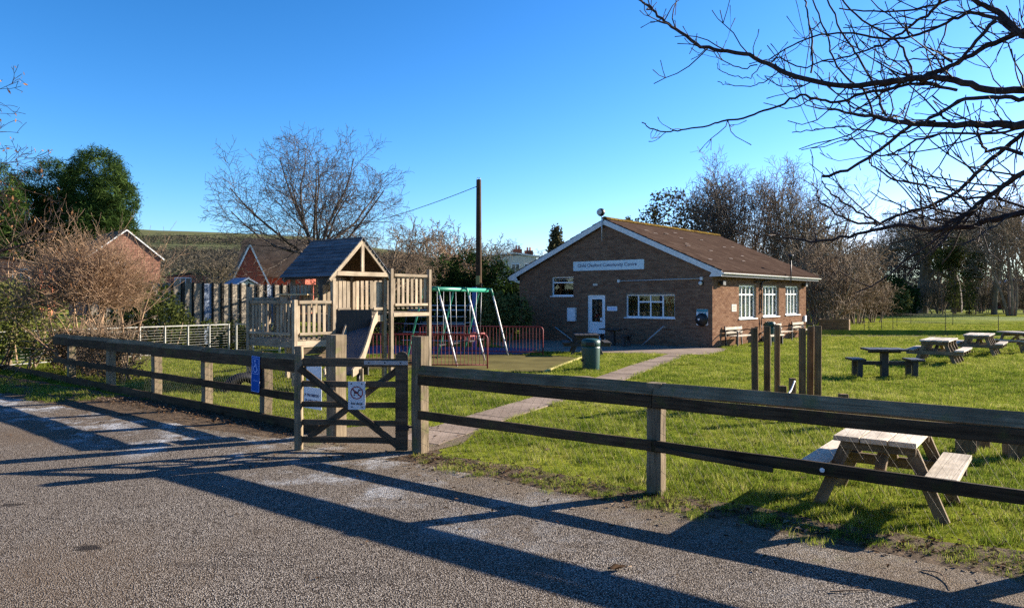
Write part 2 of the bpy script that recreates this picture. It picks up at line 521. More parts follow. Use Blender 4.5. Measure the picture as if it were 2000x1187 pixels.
M_curtain = mat_plain('pale_curtain', (0.50, 0.56, 0.51), 0.9, var=0.12, scale=2)
M_interior = mat_plain('dim_interior_paint', (0.32, 0.30, 0.26), 0.9)
M_concrete = mat_plain('grey_concrete', (0.235, 0.205, 0.165), 0.85, var=0.3, scale=3)
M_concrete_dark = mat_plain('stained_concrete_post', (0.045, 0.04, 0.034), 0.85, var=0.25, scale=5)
M_render = mat_plain('pinkish_render', (0.62, 0.30, 0.21), 0.8)
M_cream = mat_plain('cream_render', (0.55, 0.52, 0.45), 0.8)
M_slate = mat_plain('brown_roof_tile_far', (0.14, 0.095, 0.06), 0.85, var=0.35, scale=1.5)
M_shed = mat_plain('blue_grey_shed_roof', (0.16, 0.21, 0.30), 0.6)
M_polew = mat_wood('creosoted_pole', (0.045, 0.028, 0.018), (0.13, 0.08, 0.045))
M_slide = mat_plain('dark_slide_steel', (0.12, 0.14, 0.17), 0.35, metal=0.5)
M_rubber = mat_plain('worn_rubber_safety_surface', (0.115, 0.098, 0.034), 0.9, var=0.35, scale=1.1)
M_purple = mat_plain('purple_safety_surface', (0.12, 0.095, 0.15), 0.9, var=0.2, scale=2)
M_edge_paint = mat_plain('yellowish_edging_board', (0.46, 0.39, 0.16), 0.8)

def mat_path():
    m = NT('concrete_path'); v = m.coord()
    n = m.noise(v, 22.0, 5, 0.7); b = m.noise(v, 1.2, 5)
    c = m.ramp(m.math('ADD', m.math('MULTIPLY', n, 0.5), m.math('MULTIPLY', b, 0.5)), [(0.34, (0.13, 0.10, 0.078)), (0.66, (0.33, 0.262, 0.21))])
    m.col(c); m.rough(0.95, 0.03); m.bump(n, 0.006, 0.6)
    return m.m
M_path = mat_path()

def mat_brick(name, cols, wear=True):
    m = NT(name); geo = m.n('NewGeometry'); oi = m.n('ObjectInfo')
    wn_ = m.n('TexWhiteNoise', noise_dimensions='1D')
    m.l(m.math('ADD', m.math('MULTIPLY', geo.outputs['Random Per Island'], 91.7), m.math('MULTIPLY', oi.outputs['Random'], 57.3)), wn_.inputs['W'])
    k = len(cols)
    c = m.ramp(wn_.outputs['Value'], [(i / (k - 1), cols[i]) for i in range(k)])
    n = m.noise(m.coord('Object', (1, 1, 1)), 0.8, 5)
    c = m.mix(m.math('MULTIPLY', m.ramp(n, [(0.4, (0, 0, 0)), (0.7, (1, 1, 1))]), 0.2), c, tuple(x * 0.55 for x in cols[0]))
    m.col(c); m.rough(0.95, 0.0)
    m.bump(m.noise(m.coord(), 60.0, 3), 0.003, 0.4)
    return m.m
M_brick = mat_brick('brown_brick', [(0.128, 0.070, 0.046), (0.163, 0.090, 0.057), (0.20, 0.115, 0.073), (0.175, 0.10, 0.065), (0.225, 0.136, 0.088), (0.145, 0.08, 0.052)])
M_brick_red = mat_brick('red_house_brick', [(0.30, 0.10, 0.055), (0.36, 0.13, 0.07), (0.27, 0.095, 0.055)])
M_tile = mat_brick('brown_roof_tile', [(0.05, 0.034, 0.027), (0.068, 0.046, 0.036), (0.058, 0.039, 0.031), (0.085, 0.06, 0.047)])
M_ridge = mat_brick('mossy_ridge_tile', [(0.12, 0.08, 0.022), (0.15, 0.10, 0.025), (0.08, 0.05, 0.022)])

def mat_glass():
    m = NT('window_glass')
    g = m.n('BsdfGlossy'); g.inputs['Roughness'].default_value = 0.02
    t = m.n('BsdfTransparent'); t.inputs[0].default_value = (0.93, 0.96, 0.95, 1)
    fr = m.n('Fresnel'); fr.inputs[0].default_value = 1.42
    mx = m.n('MixShader'); m.l(m.math('MULTIPLY', fr.outputs[0], 0.6), mx.inputs[0])
    m.l(t.outputs[0], mx.inputs[1]); m.l(g.outputs[0], mx.inputs[2]); m.l(mx.outputs[0], m.out.inputs[0])
    return m.m
M_glass = mat_glass()

B_grey = mat_bark('grey_bark', (0.045, 0.036, 0.03), (0.13, 0.105, 0.088))
B_dark = mat_bark('dark_bark', (0.016, 0.011, 0.011), (0.05, 0.034, 0.03), 9)
B_over = mat_bark('knobbly_brown_bark', (0.022, 0.014, 0.013), (0.075, 0.05, 0.042), 22)
B_tan = mat_bark('tan_stems', (0.18, 0.108, 0.062), (0.385, 0.262, 0.165), 5)
B_brown = mat_bark('brown_twigs', (0.105, 0.076, 0.05), (0.27, 0.197, 0.132), 4)
B_olive = mat_bark('olive_bark', (0.075, 0.062, 0.042), (0.20, 0.16, 0.105), 4)
L_pine = mat_leaf('pine_needles', [(0.012, 0.025, 0.009), (0.035, 0.066, 0.017), (0.09, 0.13, 0.034)], 0.15, scale=.35)
L_ivy = mat_leaf('ivy_leaves', [(0.02, 0.032, 0.01), (0.05, 0.065, 0.018), (0.12, 0.13, 0.04)], 0.25, scale=2.0)
L_conifer = mat_leaf('conifer_sprays', [(0.008, 0.018, 0.008), (0.018, 0.038, 0.012), (0.045, 0.075, 0.018)], 0.12)
L_laurel = mat_leaf('laurel_leaves', [(0.06, 0.075, 0.02), (0.14, 0.15, 0.045), (0.22, 0.21, 0.08)], 0.3, scale=2.0)
L_dry = mat_leaf('dry_leaves', [(0.10, 0.045, 0.02), (0.22, 0.11, 0.05), (0.30, 0.17, 0.09)], 0.3)
L_hedge = mat_leaf('dull_hedge_leaves', [(0.03, 0.022, 0.012), (0.07, 0.05, 0.028), (0.12, 0.08, 0.045)], 0.2)
L_evergreen_oak = mat_leaf('dull_olive_leaves', [(0.035, 0.035, 0.02), (0.075, 0.07, 0.035), (0.13, 0.115, 0.06)], 0.2)
def mat_grass():
    m = NT('grass_blades'); geo = m.n('NewGeometry'); oi = m.n('ObjectInfo')
    big = m.noise(geo.outputs['Position'], 0.22, 4); mid = m.noise(geo.outputs['Position'], 1.5, 4); sm = m.noise(geo.outputs['Position'], 6.5, 3)
    f = m.math('ADD', m.math('ADD', m.math('MULTIPLY', big, 0.27), m.math('MULTIPLY', mid, 0.34)), m.math('ADD', m.math('MULTIPLY', sm, 0.20), m.math('ADD', m.math('MULTIPLY', geo.outputs['Random Per Island'], 0.17), m.math('MULTIPLY', oi.outputs['Random'], 0.09))))
    c = m.ramp(f, [(0.36, (0.018, 0.04, 0.006)), (0.46, (0.085, 0.14, 0.014)), (0.54, (0.185, 0.235, 0.03)), (0.62, (0.31, 0.325, 0.055)), (0.70, (0.50, 0.46, 0.20))])
    dead = m.ramp(geo.outputs['Random Per Island'], [(0.90, (0, 0, 0)), (0.93, (1, 1, 1))])
    c = m.mix(m.math('MULTIPLY', dead, 0.75), c, (0.40, 0.33, 0.17))
    m.col(c); m.rough(0.6, 0.0)
    tr = m.n('BsdfTranslucent'); m.l(c, tr.inputs[0])
    mx = m.n('MixShader'); mx.inputs[0].default_value = 0.42
    m.l(m.b.outputs[0], mx.inputs[1]); m.l(tr.outputs[0], mx.inputs[2]); m.l(mx.outputs[0], m.out.inputs[0])
    return m.m
L_grass = mat_grass()
L_litter = mat_leaf('fallen_leaves', [(0.03, 0.018, 0.011), (0.075, 0.045, 0.026), (0.14, 0.09, 0.055), (0.27, 0.21, 0.16)], 0.15)


# ------------------------------------------------------------------ the setting: ground, road, path, hill
FD = V3((0.799, -0.601, 0))                 # along the front fence, towards the right
FN = V3((0.601, 0.799, 0))                  # across it, away from the road

def on_line(px, A, B):
    """where the sight line of pixel column px meets the ground line A-B"""
    r = (px - 1000) / FPX
    d = B - A
    t = (r * A.y - A.x) / (d.x - r * d.y)
    return A + d * t

def sheet(name, poly, z, mat, M=ID, kind='structure'):
    me = bpy.data.meshes.new(name)
    me.from_pydata([(p[0], p[1], z) for p in poly], [], [tuple(range(len(poly)))])
    me.materials.append(mat); me.update()
    o = obj(name, me, None, M)
    o['kind'] = kind
    return o

def strip(name, left, right, z, mat, parent=None):
    n = len(left)
    me = bpy.data.meshes.new(name)
    me.from_pydata([(p[0], p[1], z) for p in left] + [(p[0], p[1], z) for p in right], [], [(i, n + i, n + i + 1, i + 1) for i in range(n - 1)])
    me.materials.append(mat); me.update()
    o = obj(name, me, parent); 
    if parent is None: o['kind'] = 'structure'
    return o

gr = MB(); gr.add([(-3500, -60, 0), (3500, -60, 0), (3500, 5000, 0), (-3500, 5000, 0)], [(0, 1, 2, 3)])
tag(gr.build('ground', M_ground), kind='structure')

def wob(s, a=1.0, seed=0.0):
    return a * (math.sin(s * 2.1 + seed) * 0.5 + math.sin(s * 5.3 + 1.3 + seed) * 0.3 + math.sin(s * 11.7 + 2.1 + seed) * 0.2)

def along(s, d):
    """point s metres along the fence (0 at the right gate post), d metres across from the origin line"""
    return FD * s + FN * d
S0 = V3((-1.1, 8.97, 0)).dot(FD)

M_dirt = NT('leafy_dirt')
_v = M_dirt.coord(); _n = M_dirt.noise(_v, 6.0, 6, 0.7)
M_dirt.col(M_dirt.ramp(_n, [(0.35, (0.045, 0.032, 0.022)), (0.6, (0.12, 0.085, 0.055)), (0.75, (0.20, 0.15, 0.10))])); M_dirt.rough(0.95, 0.1)
M_dirt.bump(M_dirt.noise(_v, 25.0, 5, 0.7), 0.03, 0.9); M_dirt = M_dirt.m

ss = [S0 - 30 + 0.25 * i for i in range(240)]
def edge_d(s):
    k = (s - S0)
    base = 6.02 if k > -1.6 else 6.02 - min(0.55, (-1.6 - k) * 0.09)
    return base + wob(s, 0.07)
def verge_d(s):
    k = s - S0
    return (6.62 if k > 0.2 else 6.85) + wob(s * 1.3, 0.10, 2.0)
strip('verge', [along(s, verge_d(s)) for s in ss], [along(s, edge_d(s) - 0.25) for s in ss], 0.004, M_dirt)
strip('road', [along(s, edge_d(s)) for s in ss], [along(s, -14.0) for s in ss], 0.008, M_road)
# tarmac running in under the gate
sheet('gate_apron', [(p.x, p.y) for p in (along(S0 - 2.1, 5.9), along(S0 - 0.12, 5.9), along(S0 + 0.02, 6.6), along(S0 + 0.05, 7.2), along(S0 - 0.5, 8.2), along(S0 - 1.9, 7.6), along(S0 - 2.2, 6.8))], 0.012, M_road)

# path: cast slabs laid end to end from the gate to the hall door
path_l = [V3((-1.55, 9.85, 0)), V3((-0.62, 11.9, 0)), V3((0.42, 14.0, 0)), V3((1.95, 17.3, 0)), V3((3.35, 20.6, 0)), V3((4.85, 23.8, 0)), V3((5.6, 25.4, 0))]
path_r = [V3((-0.95, 9.45, 0)), V3((-0.05, 11.5, 0)), V3((1.08, 13.75, 0)), V3((2.65, 17.05, 0)), V3((4.02, 20.3, 0)), V3((5.5, 23.6, 0)), V3((6.3, 25.1, 0))]
def lerp_list(P, t):
    k = min(len(P) - 2, int(t * (len(P) - 1))); f = t * (len(P) - 1) - k
    return P[k].lerp(P[k + 1], f)
po = bpy.data.objects.new('path', None); put(po); po['kind'] = 'structure'
NSL = 18
for i in range(NSL):
    t0, t1 = i / NSL + 0.0008, (i + 1) / NSL - 0.0008
    a, b, c, d = lerp_list(path_l, t0), lerp_list(path_l, t1), lerp_list(path_r, t1), lerp_list(path_r, t0)
    zt = 0.018 + rnd.uniform(-0.005, 0.005)
    e = [V3((rnd.uniform(-.03, .03), rnd.uniform(-.03, .03), 0)) for _ in range(4)]
    mb = MB(); mb.prism([(p.x, p.y) for p in (d + e[3] * .3, c + e[2] * .3, b + e[1] * .3, a + e[0] * .3)], -0.03, zt)
    mb.build('paving_slab', M_path, po)
# apron of paving in front of the hall and a spur to the bin
sheet('hall_forecourt', [(-0.9, 30.6), (0.2, 26.4), (2.6, 25.6), (6.6, 24.6), (7.6, 26.3), (8.1, 27.6), (7.4, 28.6), (0.6, 34.3)], 0.006, M_path)
sheet('path_spur', [(p.x, p.y) for p in (gp(1000, 733), gp(1150, 735), gp(1175, 741), gp(1130, 745), gp(1000, 740))], 0.010, M_path)
# worn rubber surface under the swings, purple one beyond
sheet('play_surface', [(-4.6, 19.3), (gp(1062, 727).x, gp(1062, 727).y), (2.2, 23.2), (1.4, 24.0), (-3.2, 25.2), (-5.4, 22.0)], 0.010, M_rubber)
beam('surface_edging', gp(1062, 727) + V3((.03, 0, .02)), V3((2.2, 23.2, .02)), 0.07, 0.05, M_edge_paint)['kind'] = 'structure'
sheet('purple_play_surface', [(-6.2, 24.6), (0.6, 24.7), (0.9, 27.6), (-5.4, 29.4)], 0.012, M_purple)
# earth track across the field, right of the hall, with a low bank behind
pts = [(14.8, 37.2), (18, 36.9), (22, 36.6), (27, 36.2), (33, 35.6)]
strip('earth_track', [(x, y + .55) for x, y in pts], [(x, y - .55) for x, y in pts], 0.006, M_dirt)
mb = MB()
for (x0, y0), (x1, y1) in zip(pts[:-1], pts[1:]):
    mb.add([(x0, y0 + .5, 0), (x1, y1 + .5, 0), (x1, y1 + .75, .26), (x0, y0 + .75, .26), (x1, y1 + 2.6, 0.0), (x0, y0 + 2.6, 0.0)], [(0, 1, 2, 3), (3, 2, 4, 5)])
tag(mb.build('field_bank', M_ground), kind='structure')

# the chalk down behind the village
def hill_h(x, y):
    ridge = np.interp(x, [-2600, -1500, -900, -690, -390, -195, 0, 300, 900, 2600], [120, 150, 150, 131, 121, 92, 55, 26, 26, 30])
    f = np.clip((y - 420) / 980.0, 0, 1)
    prof = 0.10 * f + 0.90 * f ** 1.8
    return ridge * prof * np.where(y > 1400, np.clip(1 - (y - 1400) / 2400.0, 0, 1), 1)
gx = np.linspace(-2600, 2600, 131); gy = np.linspace(420, 2400, 61)
GX, GY = np.meshgrid(gx, gy)
GZ = hill_h(GX, GY) + 3.0 * np.sin(GX / 130.0) * np.sin(GY / 170.0) * np.clip((GY - 420) / 500, 0, 1) - 0.6
nx_ = len(gx)
idx = np.arange(len(gy) - 1)[:, None] * nx_ + np.arange(nx_ - 1)[None, :]
HF = np.stack([idx, idx + 1, idx + nx_ + 1, idx + nx_], axis=2).reshape(-1, 4)
mh = NT('down_pasture'); _v = mh.coord()
sep = mh.n('SeparateXYZ'); mh.l(_v, sep.inputs[0])
_nn = mh.noise(_v, 0.006, 4); _nf = mh.noise(_v, 0.05, 6, 0.7)
hgt = mh.math('ADD', mh.math('DIVIDE', sep.outputs[2], 130.0), mh.math('MULTIPLY', mh.math('SUBTRACT', _nn, 0.5), 0.22))
c = mh.ramp(hgt, [(0.10, (0.10, 0.20, 0.03)), (0.24, (0.13, 0.24, 0.04)), (0.27, (0.085, 0.075, 0.055)), (0.58, (0.095, 0.085, 0.062)), (0.62, (0.10, 0.11, 0.045)), (0.72, (0.11, 0.12, 0.045)), (0.9, (0.12, 0.125, 0.045))])
c = mh.mix(mh.math('MULTIPLY', mh.ramp(_nf, [(0.4, (0, 0, 0)), (0.65, (1, 1, 1))]), 0.35), c, (0.05, 0.05, 0.03))
mh.col(c); mh.rough(0.95, 0.1)
o = obj('hill', mesh_np('hill', np.stack([GX, GY, GZ], 2).reshape(-1, 3), HF, mh.m, True)); o['kind'] = 'structure'

# ------------------------------------------------------------------ front fence, right of the gate
def chain_link(name, A, B, z0, z1, parent, pitch=0.115, r=0.0011, off=0.0):
    d = (B - A); L = d.length; d = d / L; n = V3((-d.y, d.x, 0)) * off
    H = z1 - z0; polys = []; rr = random.Random(int(L * 97))
    run = H * 0.62
    k = -run
    while k < L + run:
        for sgn in (1, -1):
            pts = []
            for i in range(9):
                f = i / 8; s = k + (f if sgn > 0 else 1 - f) * run
                s = min(max(s, 0), L)
                jit = 0.006 * (1 if i % 2 else -1)
                q = A + d * s + n + V3((0, 0, z0 + f * H + rr.uniform(-.004, .004))) + V3((-d.y, d.x, 0)) * (jit * sgn)
                pts.append((q.x, q.y, q.z))
            polys.append((np.array(pts), np.full(9, r)))
        k += pitch
    o = tubes(name, polys, 3, M_wire, parent)
    o['kind'] = 'stuff'
    return o

FA, FB = V3((-1.1, 8.97, 0)), V3((1.4, 7.09, 0))
fr_pts = [FA + (FB - FA) * k for k in (0, 1, 2.04, 3.05, 4.1, 5.1)]
ft = thing('post_and_rail_fence', 'weathered wooden post and rail fence with chain link, right of the gate', 'fence', T(FB))
up = V3((0, 0, 1))
for i, p in enumerate(fr_pts):
    if i == 0: continue
    top = 1.085 + rnd.uniform(-.01, .015)
    o = wbeam('post', p + V3((0, 0, -.1)), p + V3((rnd.uniform(-.01, .01), 0, top)), 0.15, 0.125, M_fence, ft, up=FN, ch=0.008)
sag = [0, .0, -.02, -.03, -.02, 0, 0]
for i in range(len(fr_pts) - 1):
    a, b = fr_pts[i], fr_pts[i + 1]
    if i == 0: a = a + FD * 0.02
    fo = FN * -0.085
    e = FD * 0.004
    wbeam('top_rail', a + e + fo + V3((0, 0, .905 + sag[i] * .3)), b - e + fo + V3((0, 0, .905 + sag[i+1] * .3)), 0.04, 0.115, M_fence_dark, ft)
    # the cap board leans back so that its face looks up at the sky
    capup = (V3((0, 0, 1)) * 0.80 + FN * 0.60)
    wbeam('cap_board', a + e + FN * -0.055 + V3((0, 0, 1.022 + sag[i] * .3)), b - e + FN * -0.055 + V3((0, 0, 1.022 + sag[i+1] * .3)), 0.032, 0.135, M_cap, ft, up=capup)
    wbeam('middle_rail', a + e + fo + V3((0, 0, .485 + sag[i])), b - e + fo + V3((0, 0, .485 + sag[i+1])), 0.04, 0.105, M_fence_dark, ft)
nail_me = MB().lathe([(.007, 0), (.007, .002), (.003, .004)], 8).mesh('nail_head', M_iron)
def nails(parent, p, along_, nrm):
    for z in (.90, .49):
        for q in (-.035, .035):
            Mn = sign_frame(p + along_ * q + nrm * .107 + V3((0, 0, z + q * .6)), nrm); obj('nail_head', nail_me, parent, Mn)
def sign_frame(centre, nrm):
    z = nrm.normalized(); x = V3((0, 0, 1)).cross(z).normalized(); y = z.cross(x)
    M = Matrix((x, y, z)).transposed().to_4x4(); M.translation = centre
    return M
for p in fr_pts[1:3]: nails(ft, p, FD, -FN)
o = wbeam('split_batten', fr_pts[1] + FD * .05 + FN * -.125 + V3((0, 0, .47)), fr_pts[1] + FD * 1.15 + FN * -.125 + V3((0, 0, .425)), 0.03, 0.05, M_fence_dark, ft)
chain_link('wire_mesh', fr_pts[0] + FN * .085, fr_pts[-2] + FN * .085, 0.02, 0.95, ft)
o = MB().lathe([(0.0, 0), (0.018, 0), (0.02, .004), (0.008, .007)], 12).build('rail_button', M_sign_white, ft, T(fr_pts[1] + FD * 1.55 + FN * -.1075 + V3((0, 0, .475))) @ RZ(math.atan2(FN.y, FN.x)) @ Matrix.Rotation(R(-90), 4, 'Y'))

# gate posts
def gate_post(p, s, h, label, g):
    t = thing('gate_post', label, 'post', T(p), g)
    wbeam('post_shaft', p + V3((0, 0, -.1)), p + V3((0, 0, h)), s, s, M_fence, t, up=FN, ch=0.012)
    mb = MB().lathe([(s * .5, 0), (s * .52, .012), (s * .3, .016), (0.01, .017)], 4)
    return t
GPR = V3((-1.13, 9.02, 0)); GPL = V3((-2.40, 10.0, 0))
t = gate_post(GPR, 0.16, 1.43, 'tall square gate post the gate hangs from, pale on its sunlit side', 'gate posts')
bolt = MB()
bolt.lathe([(.012, 0), (.012, .14)], 10, T(GPR + FD * -.1 + V3((0, 0, 1.03))) @ Matrix.Rotation(R(90), 4, 'X'))
t = gate_post(GPL, 0.20, 1.40, 'thick square gate post with cracked pale side, behind the gate', 'gate posts')

# the gate stands a little open towards the road
H0, S1 = V3((-1.36, 9.03, 0)), V3((-2.66, 9.14, 0))
gd = (S1 - H0).normalized(); gn = V3((-gd.y, gd.x, 0))
if gn.y > 0: gn = -gn                        # towards the road
gt = thing('field_gate', 'five bar wooden gate with crossed braces standing slightly open', 'gate', T((H0 + S1) / 2))
GW = (S1 - H0).length
# hinge stile with a rounded head
prof = [(-.07, .03), (.07, .03), (.07, 1.17)] + [(.07 * math.cos(a), 1.17 + .07 * math.sin(a)) for a in [math.pi * k / 8 for k in range(1, 8)]] + [(-.07, 1.17)]
mb = MB(); mb.prism(prof, -.045, .045)
gM = Matrix((gd, up, gd.cross(up))).transposed().to_4x4(); gM.translation = H0
mb.build('hinge_stile', M_gate, gt, gM)
wbeam('latch_stile', S1 + V3((0, 0, .015)), S1 + V3((0, 0, 1.30)), 0.075, 0.095, M_fence, gt, up=gd, ch=.008)
for z, hh, nm in ((1.10, .105, 'top_bar'), (.835, .075, 'bar'), (.58, .07, 'bar'), (.355, .07, 'bar'), (.14, .075, 'bottom_bar')):
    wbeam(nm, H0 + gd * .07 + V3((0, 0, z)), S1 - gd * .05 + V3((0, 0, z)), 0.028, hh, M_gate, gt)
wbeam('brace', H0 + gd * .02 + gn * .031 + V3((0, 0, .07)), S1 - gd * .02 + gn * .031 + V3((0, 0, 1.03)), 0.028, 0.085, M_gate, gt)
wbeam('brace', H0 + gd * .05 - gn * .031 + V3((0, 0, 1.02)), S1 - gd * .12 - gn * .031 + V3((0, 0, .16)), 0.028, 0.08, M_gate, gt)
hs = beam('strap_hinge', H0 - gd * .09 + gn * .050 + V3((0, 0, 1.105)), H0 + gd * .46 + gn * .050 + V3((0, 0, 1.105)), 0.008, 0.05, M_galv, gt, ch=.002)
for k in (0.0, .2, .4):
    MB().lathe([(.009, 0), (.009, .006), (.004, .009)], 8).build('bolt_head', M_iron, hs, T(H0 + gd * k + gn * .054 + V3((0, 0, 1.105))) @ Matrix.Rotation(R(90), 4, 'X'))
beam('strap_hinge', H0 - gd * .10 + gn * .048 + V3((0, 0, .31)), H0 + gd * .06 + gn * .048 + V3((0, 0, .31)), 0.012, 0.06, M_iron, gt, ch=.002)
def hook(z):
    pipe('hinge_pin', [GPR - FD * .08 + V3((0, 0, z)), H0 - gd * .085 + V3((0, 0, z))], .012, M_iron, gt)
hook(1.105); hook(.31)

# no dogs sign on the gate
def sign_frame(centre, nrm):
    z = nrm.normalized(); x = V3((0, 0, 1)).cross(z).normalized(); y = z.cross(x)
    M = Matrix((x, y, z)).transposed().to_4x4(); M.translation = centre
    return M
def plate(name, w_, h_, t_, mat, parent, M, rad=0.006):
    mb = MB(); r = rad
    P = []
    for cx, cy, a0 in ((w_/2 - r, h_/2 - r, 0), (-w_/2 + r, h_/2 - r, 90), (-w_/2 + r, -h_/2 + r, 180), (w_/2 - r, -h_/2 + r, 270)):
        for k in range(4):
            a = R(a0 + 30 * k); P.append((cx + r * math.cos(a), cy + r * math.sin(a)))
    mb.prism(P, 0, t_)
    return mb.build(name, mat, parent, M)
def ring(r0, r1, n=40):
    mb = MB(); p = []; fs = []
    for i in range(n):
        a = 2 * math.pi * i / n
        p += [(r0 * math.cos(a), r0 * math.sin(a), 0), (r1 * math.cos(a), r1 * math.sin(a), 0)]
    for i in range(n):
        j = (i + 1) % n; fs.append((2*i, 2*i+1, 2*j+1, 2*j))
    return mb.add(p, fs)
fpt = (699 - 1000) / FPX
tt = (fpt * H0.y - H0.x) / (gd.x - fpt * gd.y)
sM = sign_frame(H0 + gd * tt + gn * .047 + V3((0, 0, .70)), gn)
nd = thing('no_dogs_sign', 'white plate on the gate with red crossed out dog, reading No dogs', 'sign', sM)
plate('sign_plate', .215, .345, .004, M_sign_white, nd, sM)
zf = T(0, 0, .0055)
ring(.068, .080).build('prohibition_ring', M_ink_red, nd, sM @ T(0, .035, .0065))
MB().box((-.07, -.006, 0), (.07, .006, .0006)).build('prohibition_bar', M_ink_red, nd, sM @ T(0, .035, .0075) @ RZ(R(-42)))
dog = MB()
for poly in ([(-.036, .012), (.022, .012), (.022, -.012), (-.03, -.010)], [(-.034, -.008), (-.024, -.008), (-.026, -.04), (-.034, -.04)], [(.012, -.01), (.022, -.01), (.022, -.04), (.015, -.04)],
             [(.012, .010), (.024, .006), (.036, .032), (.024, .036)], [(.022, .044), (.020, .028), (.050, .022), (.050, .032), (.036, .042)], [(-.036, .01), (-.03, .012), (-.046, .036), (-.05, .034)]):
    dog.add([(x, y, 0) for x, y in poly], [tuple(range(len(poly)))])
dog.build('dog_pictogram', M_ink_black, nd, sM @ T(0, .035, .0055))
text('lettering', 'No dogs', .042, M_ink_black, nd, sM @ T(0, -.098, .0052), bold=.0008)
for x, y in ((-.07, .145), (.065, .145), (-.06, -.142), (.068, -.142)):
    MB().lathe([(.009, 0), (.009, .003), (.004, .006)], 10).build('screw', M_ink_black, nd, sM @ T(x, y, .004))

# ------------------------------------------------------------------ front fence, left of the gate
LA, LB = V3((-2.62, 10.28, 0)), V3((-10.6, 17.1, 0))
LD = (LB - LA).normalized(); LN = V3((-LD.y, LD.x, 0))
if LN.y > 0: LN = -LN                        # towards the road
lt = thing('post_and_rail_fence', 'dark weathered three rail fence left of the gate, ending in the brown shrub', 'fence', T(LA.lerp(LB, .5)))
lp = [on_line(px, LA, LB) for px in (519, 404, 306, 217, 140)]
lends = [LA] + lp + [LB]
for p in lp:
    wbeam('post', p + V3((0, 0, -.12)), p + V3((rnd.uniform(-.01, .01), 0, 1.045 + rnd.uniform(-.01, .02))), 0.13, 0.15, M_fence, lt, up=LN, ch=.008)
for a, b in zip(lends[:-1], lends[1:]):
    e = (b - a).normalized() * .003
    fo = LN * .09
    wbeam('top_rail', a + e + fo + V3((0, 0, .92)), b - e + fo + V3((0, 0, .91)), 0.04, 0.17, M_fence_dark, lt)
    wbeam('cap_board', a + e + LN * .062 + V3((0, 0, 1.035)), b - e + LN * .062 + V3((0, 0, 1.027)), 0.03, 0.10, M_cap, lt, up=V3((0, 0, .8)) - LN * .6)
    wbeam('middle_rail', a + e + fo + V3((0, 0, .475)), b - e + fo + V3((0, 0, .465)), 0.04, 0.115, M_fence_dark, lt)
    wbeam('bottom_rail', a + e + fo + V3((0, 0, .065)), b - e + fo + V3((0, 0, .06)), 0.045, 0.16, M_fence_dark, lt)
wbeam('bottom_rail', LB + LD * .01 + LN * .09 + V3((0, 0, .06)), LB + LD * 5.0 + LN * .09 + V3((0, 0, .05)), 0.045, 0.18, M_fence_dark, lt)
chain_link('wire_mesh', LA - LN * .08, lp[-1] - LN * .08, 0.0, 0.9, lt, pitch=.08, r=.0016)

# blue disabled bay sign
bp = on_line(513, LA, LB)
bM = sign_frame(bp + LN * .118 + V3((0, 0, .735)), LN) @ RZ(R(-2))
bs = thing('blue_badge_sign', 'blue disabled parking sign with wheelchair symbol on the left fence', 'sign', bM)
BW, BH = .235, .55
plate('sign_plate', BW, BH, .004, M_sign_blue, bs, bM, .012)
def outline(w_, h_, t_):
    mb = MB()
    for lo, hi in (((-w_/2, h_/2 - t_), (w_/2, h_/2)), ((-w_/2, -h_/2), (w_/2, -h_/2 + t_)), ((-w_/2, -h_/2 + t_), (-w_/2 + t_, h_/2 - t_)), ((w_/2 - t_, -h_/2 + t_), (w_/2, h_/2 - t_))):
        mb.box((lo[0], lo[1], 0), (hi[0], hi[1], .001))
    return mb
outline(BW - .008, BH - .008, .006).build('border_line', M_sign_blue_line, bs, bM @ T(0, 0, .0045))
outline(.165, .24, .006).build('symbol_border', M_sign_blue_line, bs, bM @ T(0, .12, .0045))
wc = MB()
wc.lathe([(.018, 0), (.018, .001)], 14, T(-.018, .078, 0))
for a, b, w_ in (((-.016, .055), (-.012, -.005), .016), ((-.012, .03), (.028, .022), .012), ((-.012, -.003), (.03, -.005), .014), ((.03, -.003), (.045, -.06), .014), ((.045, -.06), (.06, -.055), .012)):
    wc.beam((a[0], a[1], .0006), (b[0], b[1], .0006), w_, .001)
Vr, n_ = [], 22
for i in range(n_ + 1):
    a = R(110 + 230 * i / n_); Vr += [(-.005 + .042 * math.cos(a), -.042 + .042 * math.sin(a), .0008), (-.005 + .054 * math.cos(a), -.042 + .054 * math.sin(a), .0008)]
wc.add(Vr, [(2*i, 2*i+1, 2*i+3, 2*i+2) for i in range(n_)])
wc.build('wheelchair_symbol', M_sign_blue_line, bs, bM @ T(0, .12, .0048))
text('lettering', 'PARKING', .032, M_sign_blue_line, bs, bM @ T(0, -.105, .0045), depth=.0008)

# white notices behind the gate, fixed to the fence end
nM = sign_frame(V3((-2.86, 10.36, .0)) + LN * .13, LN)
p1 = on_line(628, LA, LB) + LN * .125
n1M = sign_frame(p1 + V3((0, 0, .82)), LN)
n1 = thing('car_park_notice', 'upper white notice behind the gate with the word Parked on it', 'sign', n1M)
plate('sign_plate', .36, .29, .005, M_sign_white, n1, n1M)
outline(.35, .28, .005).build('border_line', M_ink, n1, n1M @ T(0, 0, .0055))
text('lettering', 'Parked', .075, M_ink_black, n1, n1M @ T(.05, -.05, .006))
p2 = on_line(626, LA, LB) + LN * .125
n2M = sign_frame(p2 + V3((0, 0, .50)), LN)
n2 = thing('playing_field_notice', 'lower white notice behind the gate reading PROHIBITED PLAYING FIELD', 'sign', n2M)
plate('sign_plate', .42, .30, .005, M_sign_white, n2, n2M)
text('lettering', 'IT PROHIBITED', .052, M_ink, n2, n2M @ T(-.02, .035, .006), bold=.0012)
text('lettering', 'PLAYING FIELD', .052, M_ink, n2, n2M @ T(0, -.045, .006), bold=.0012)

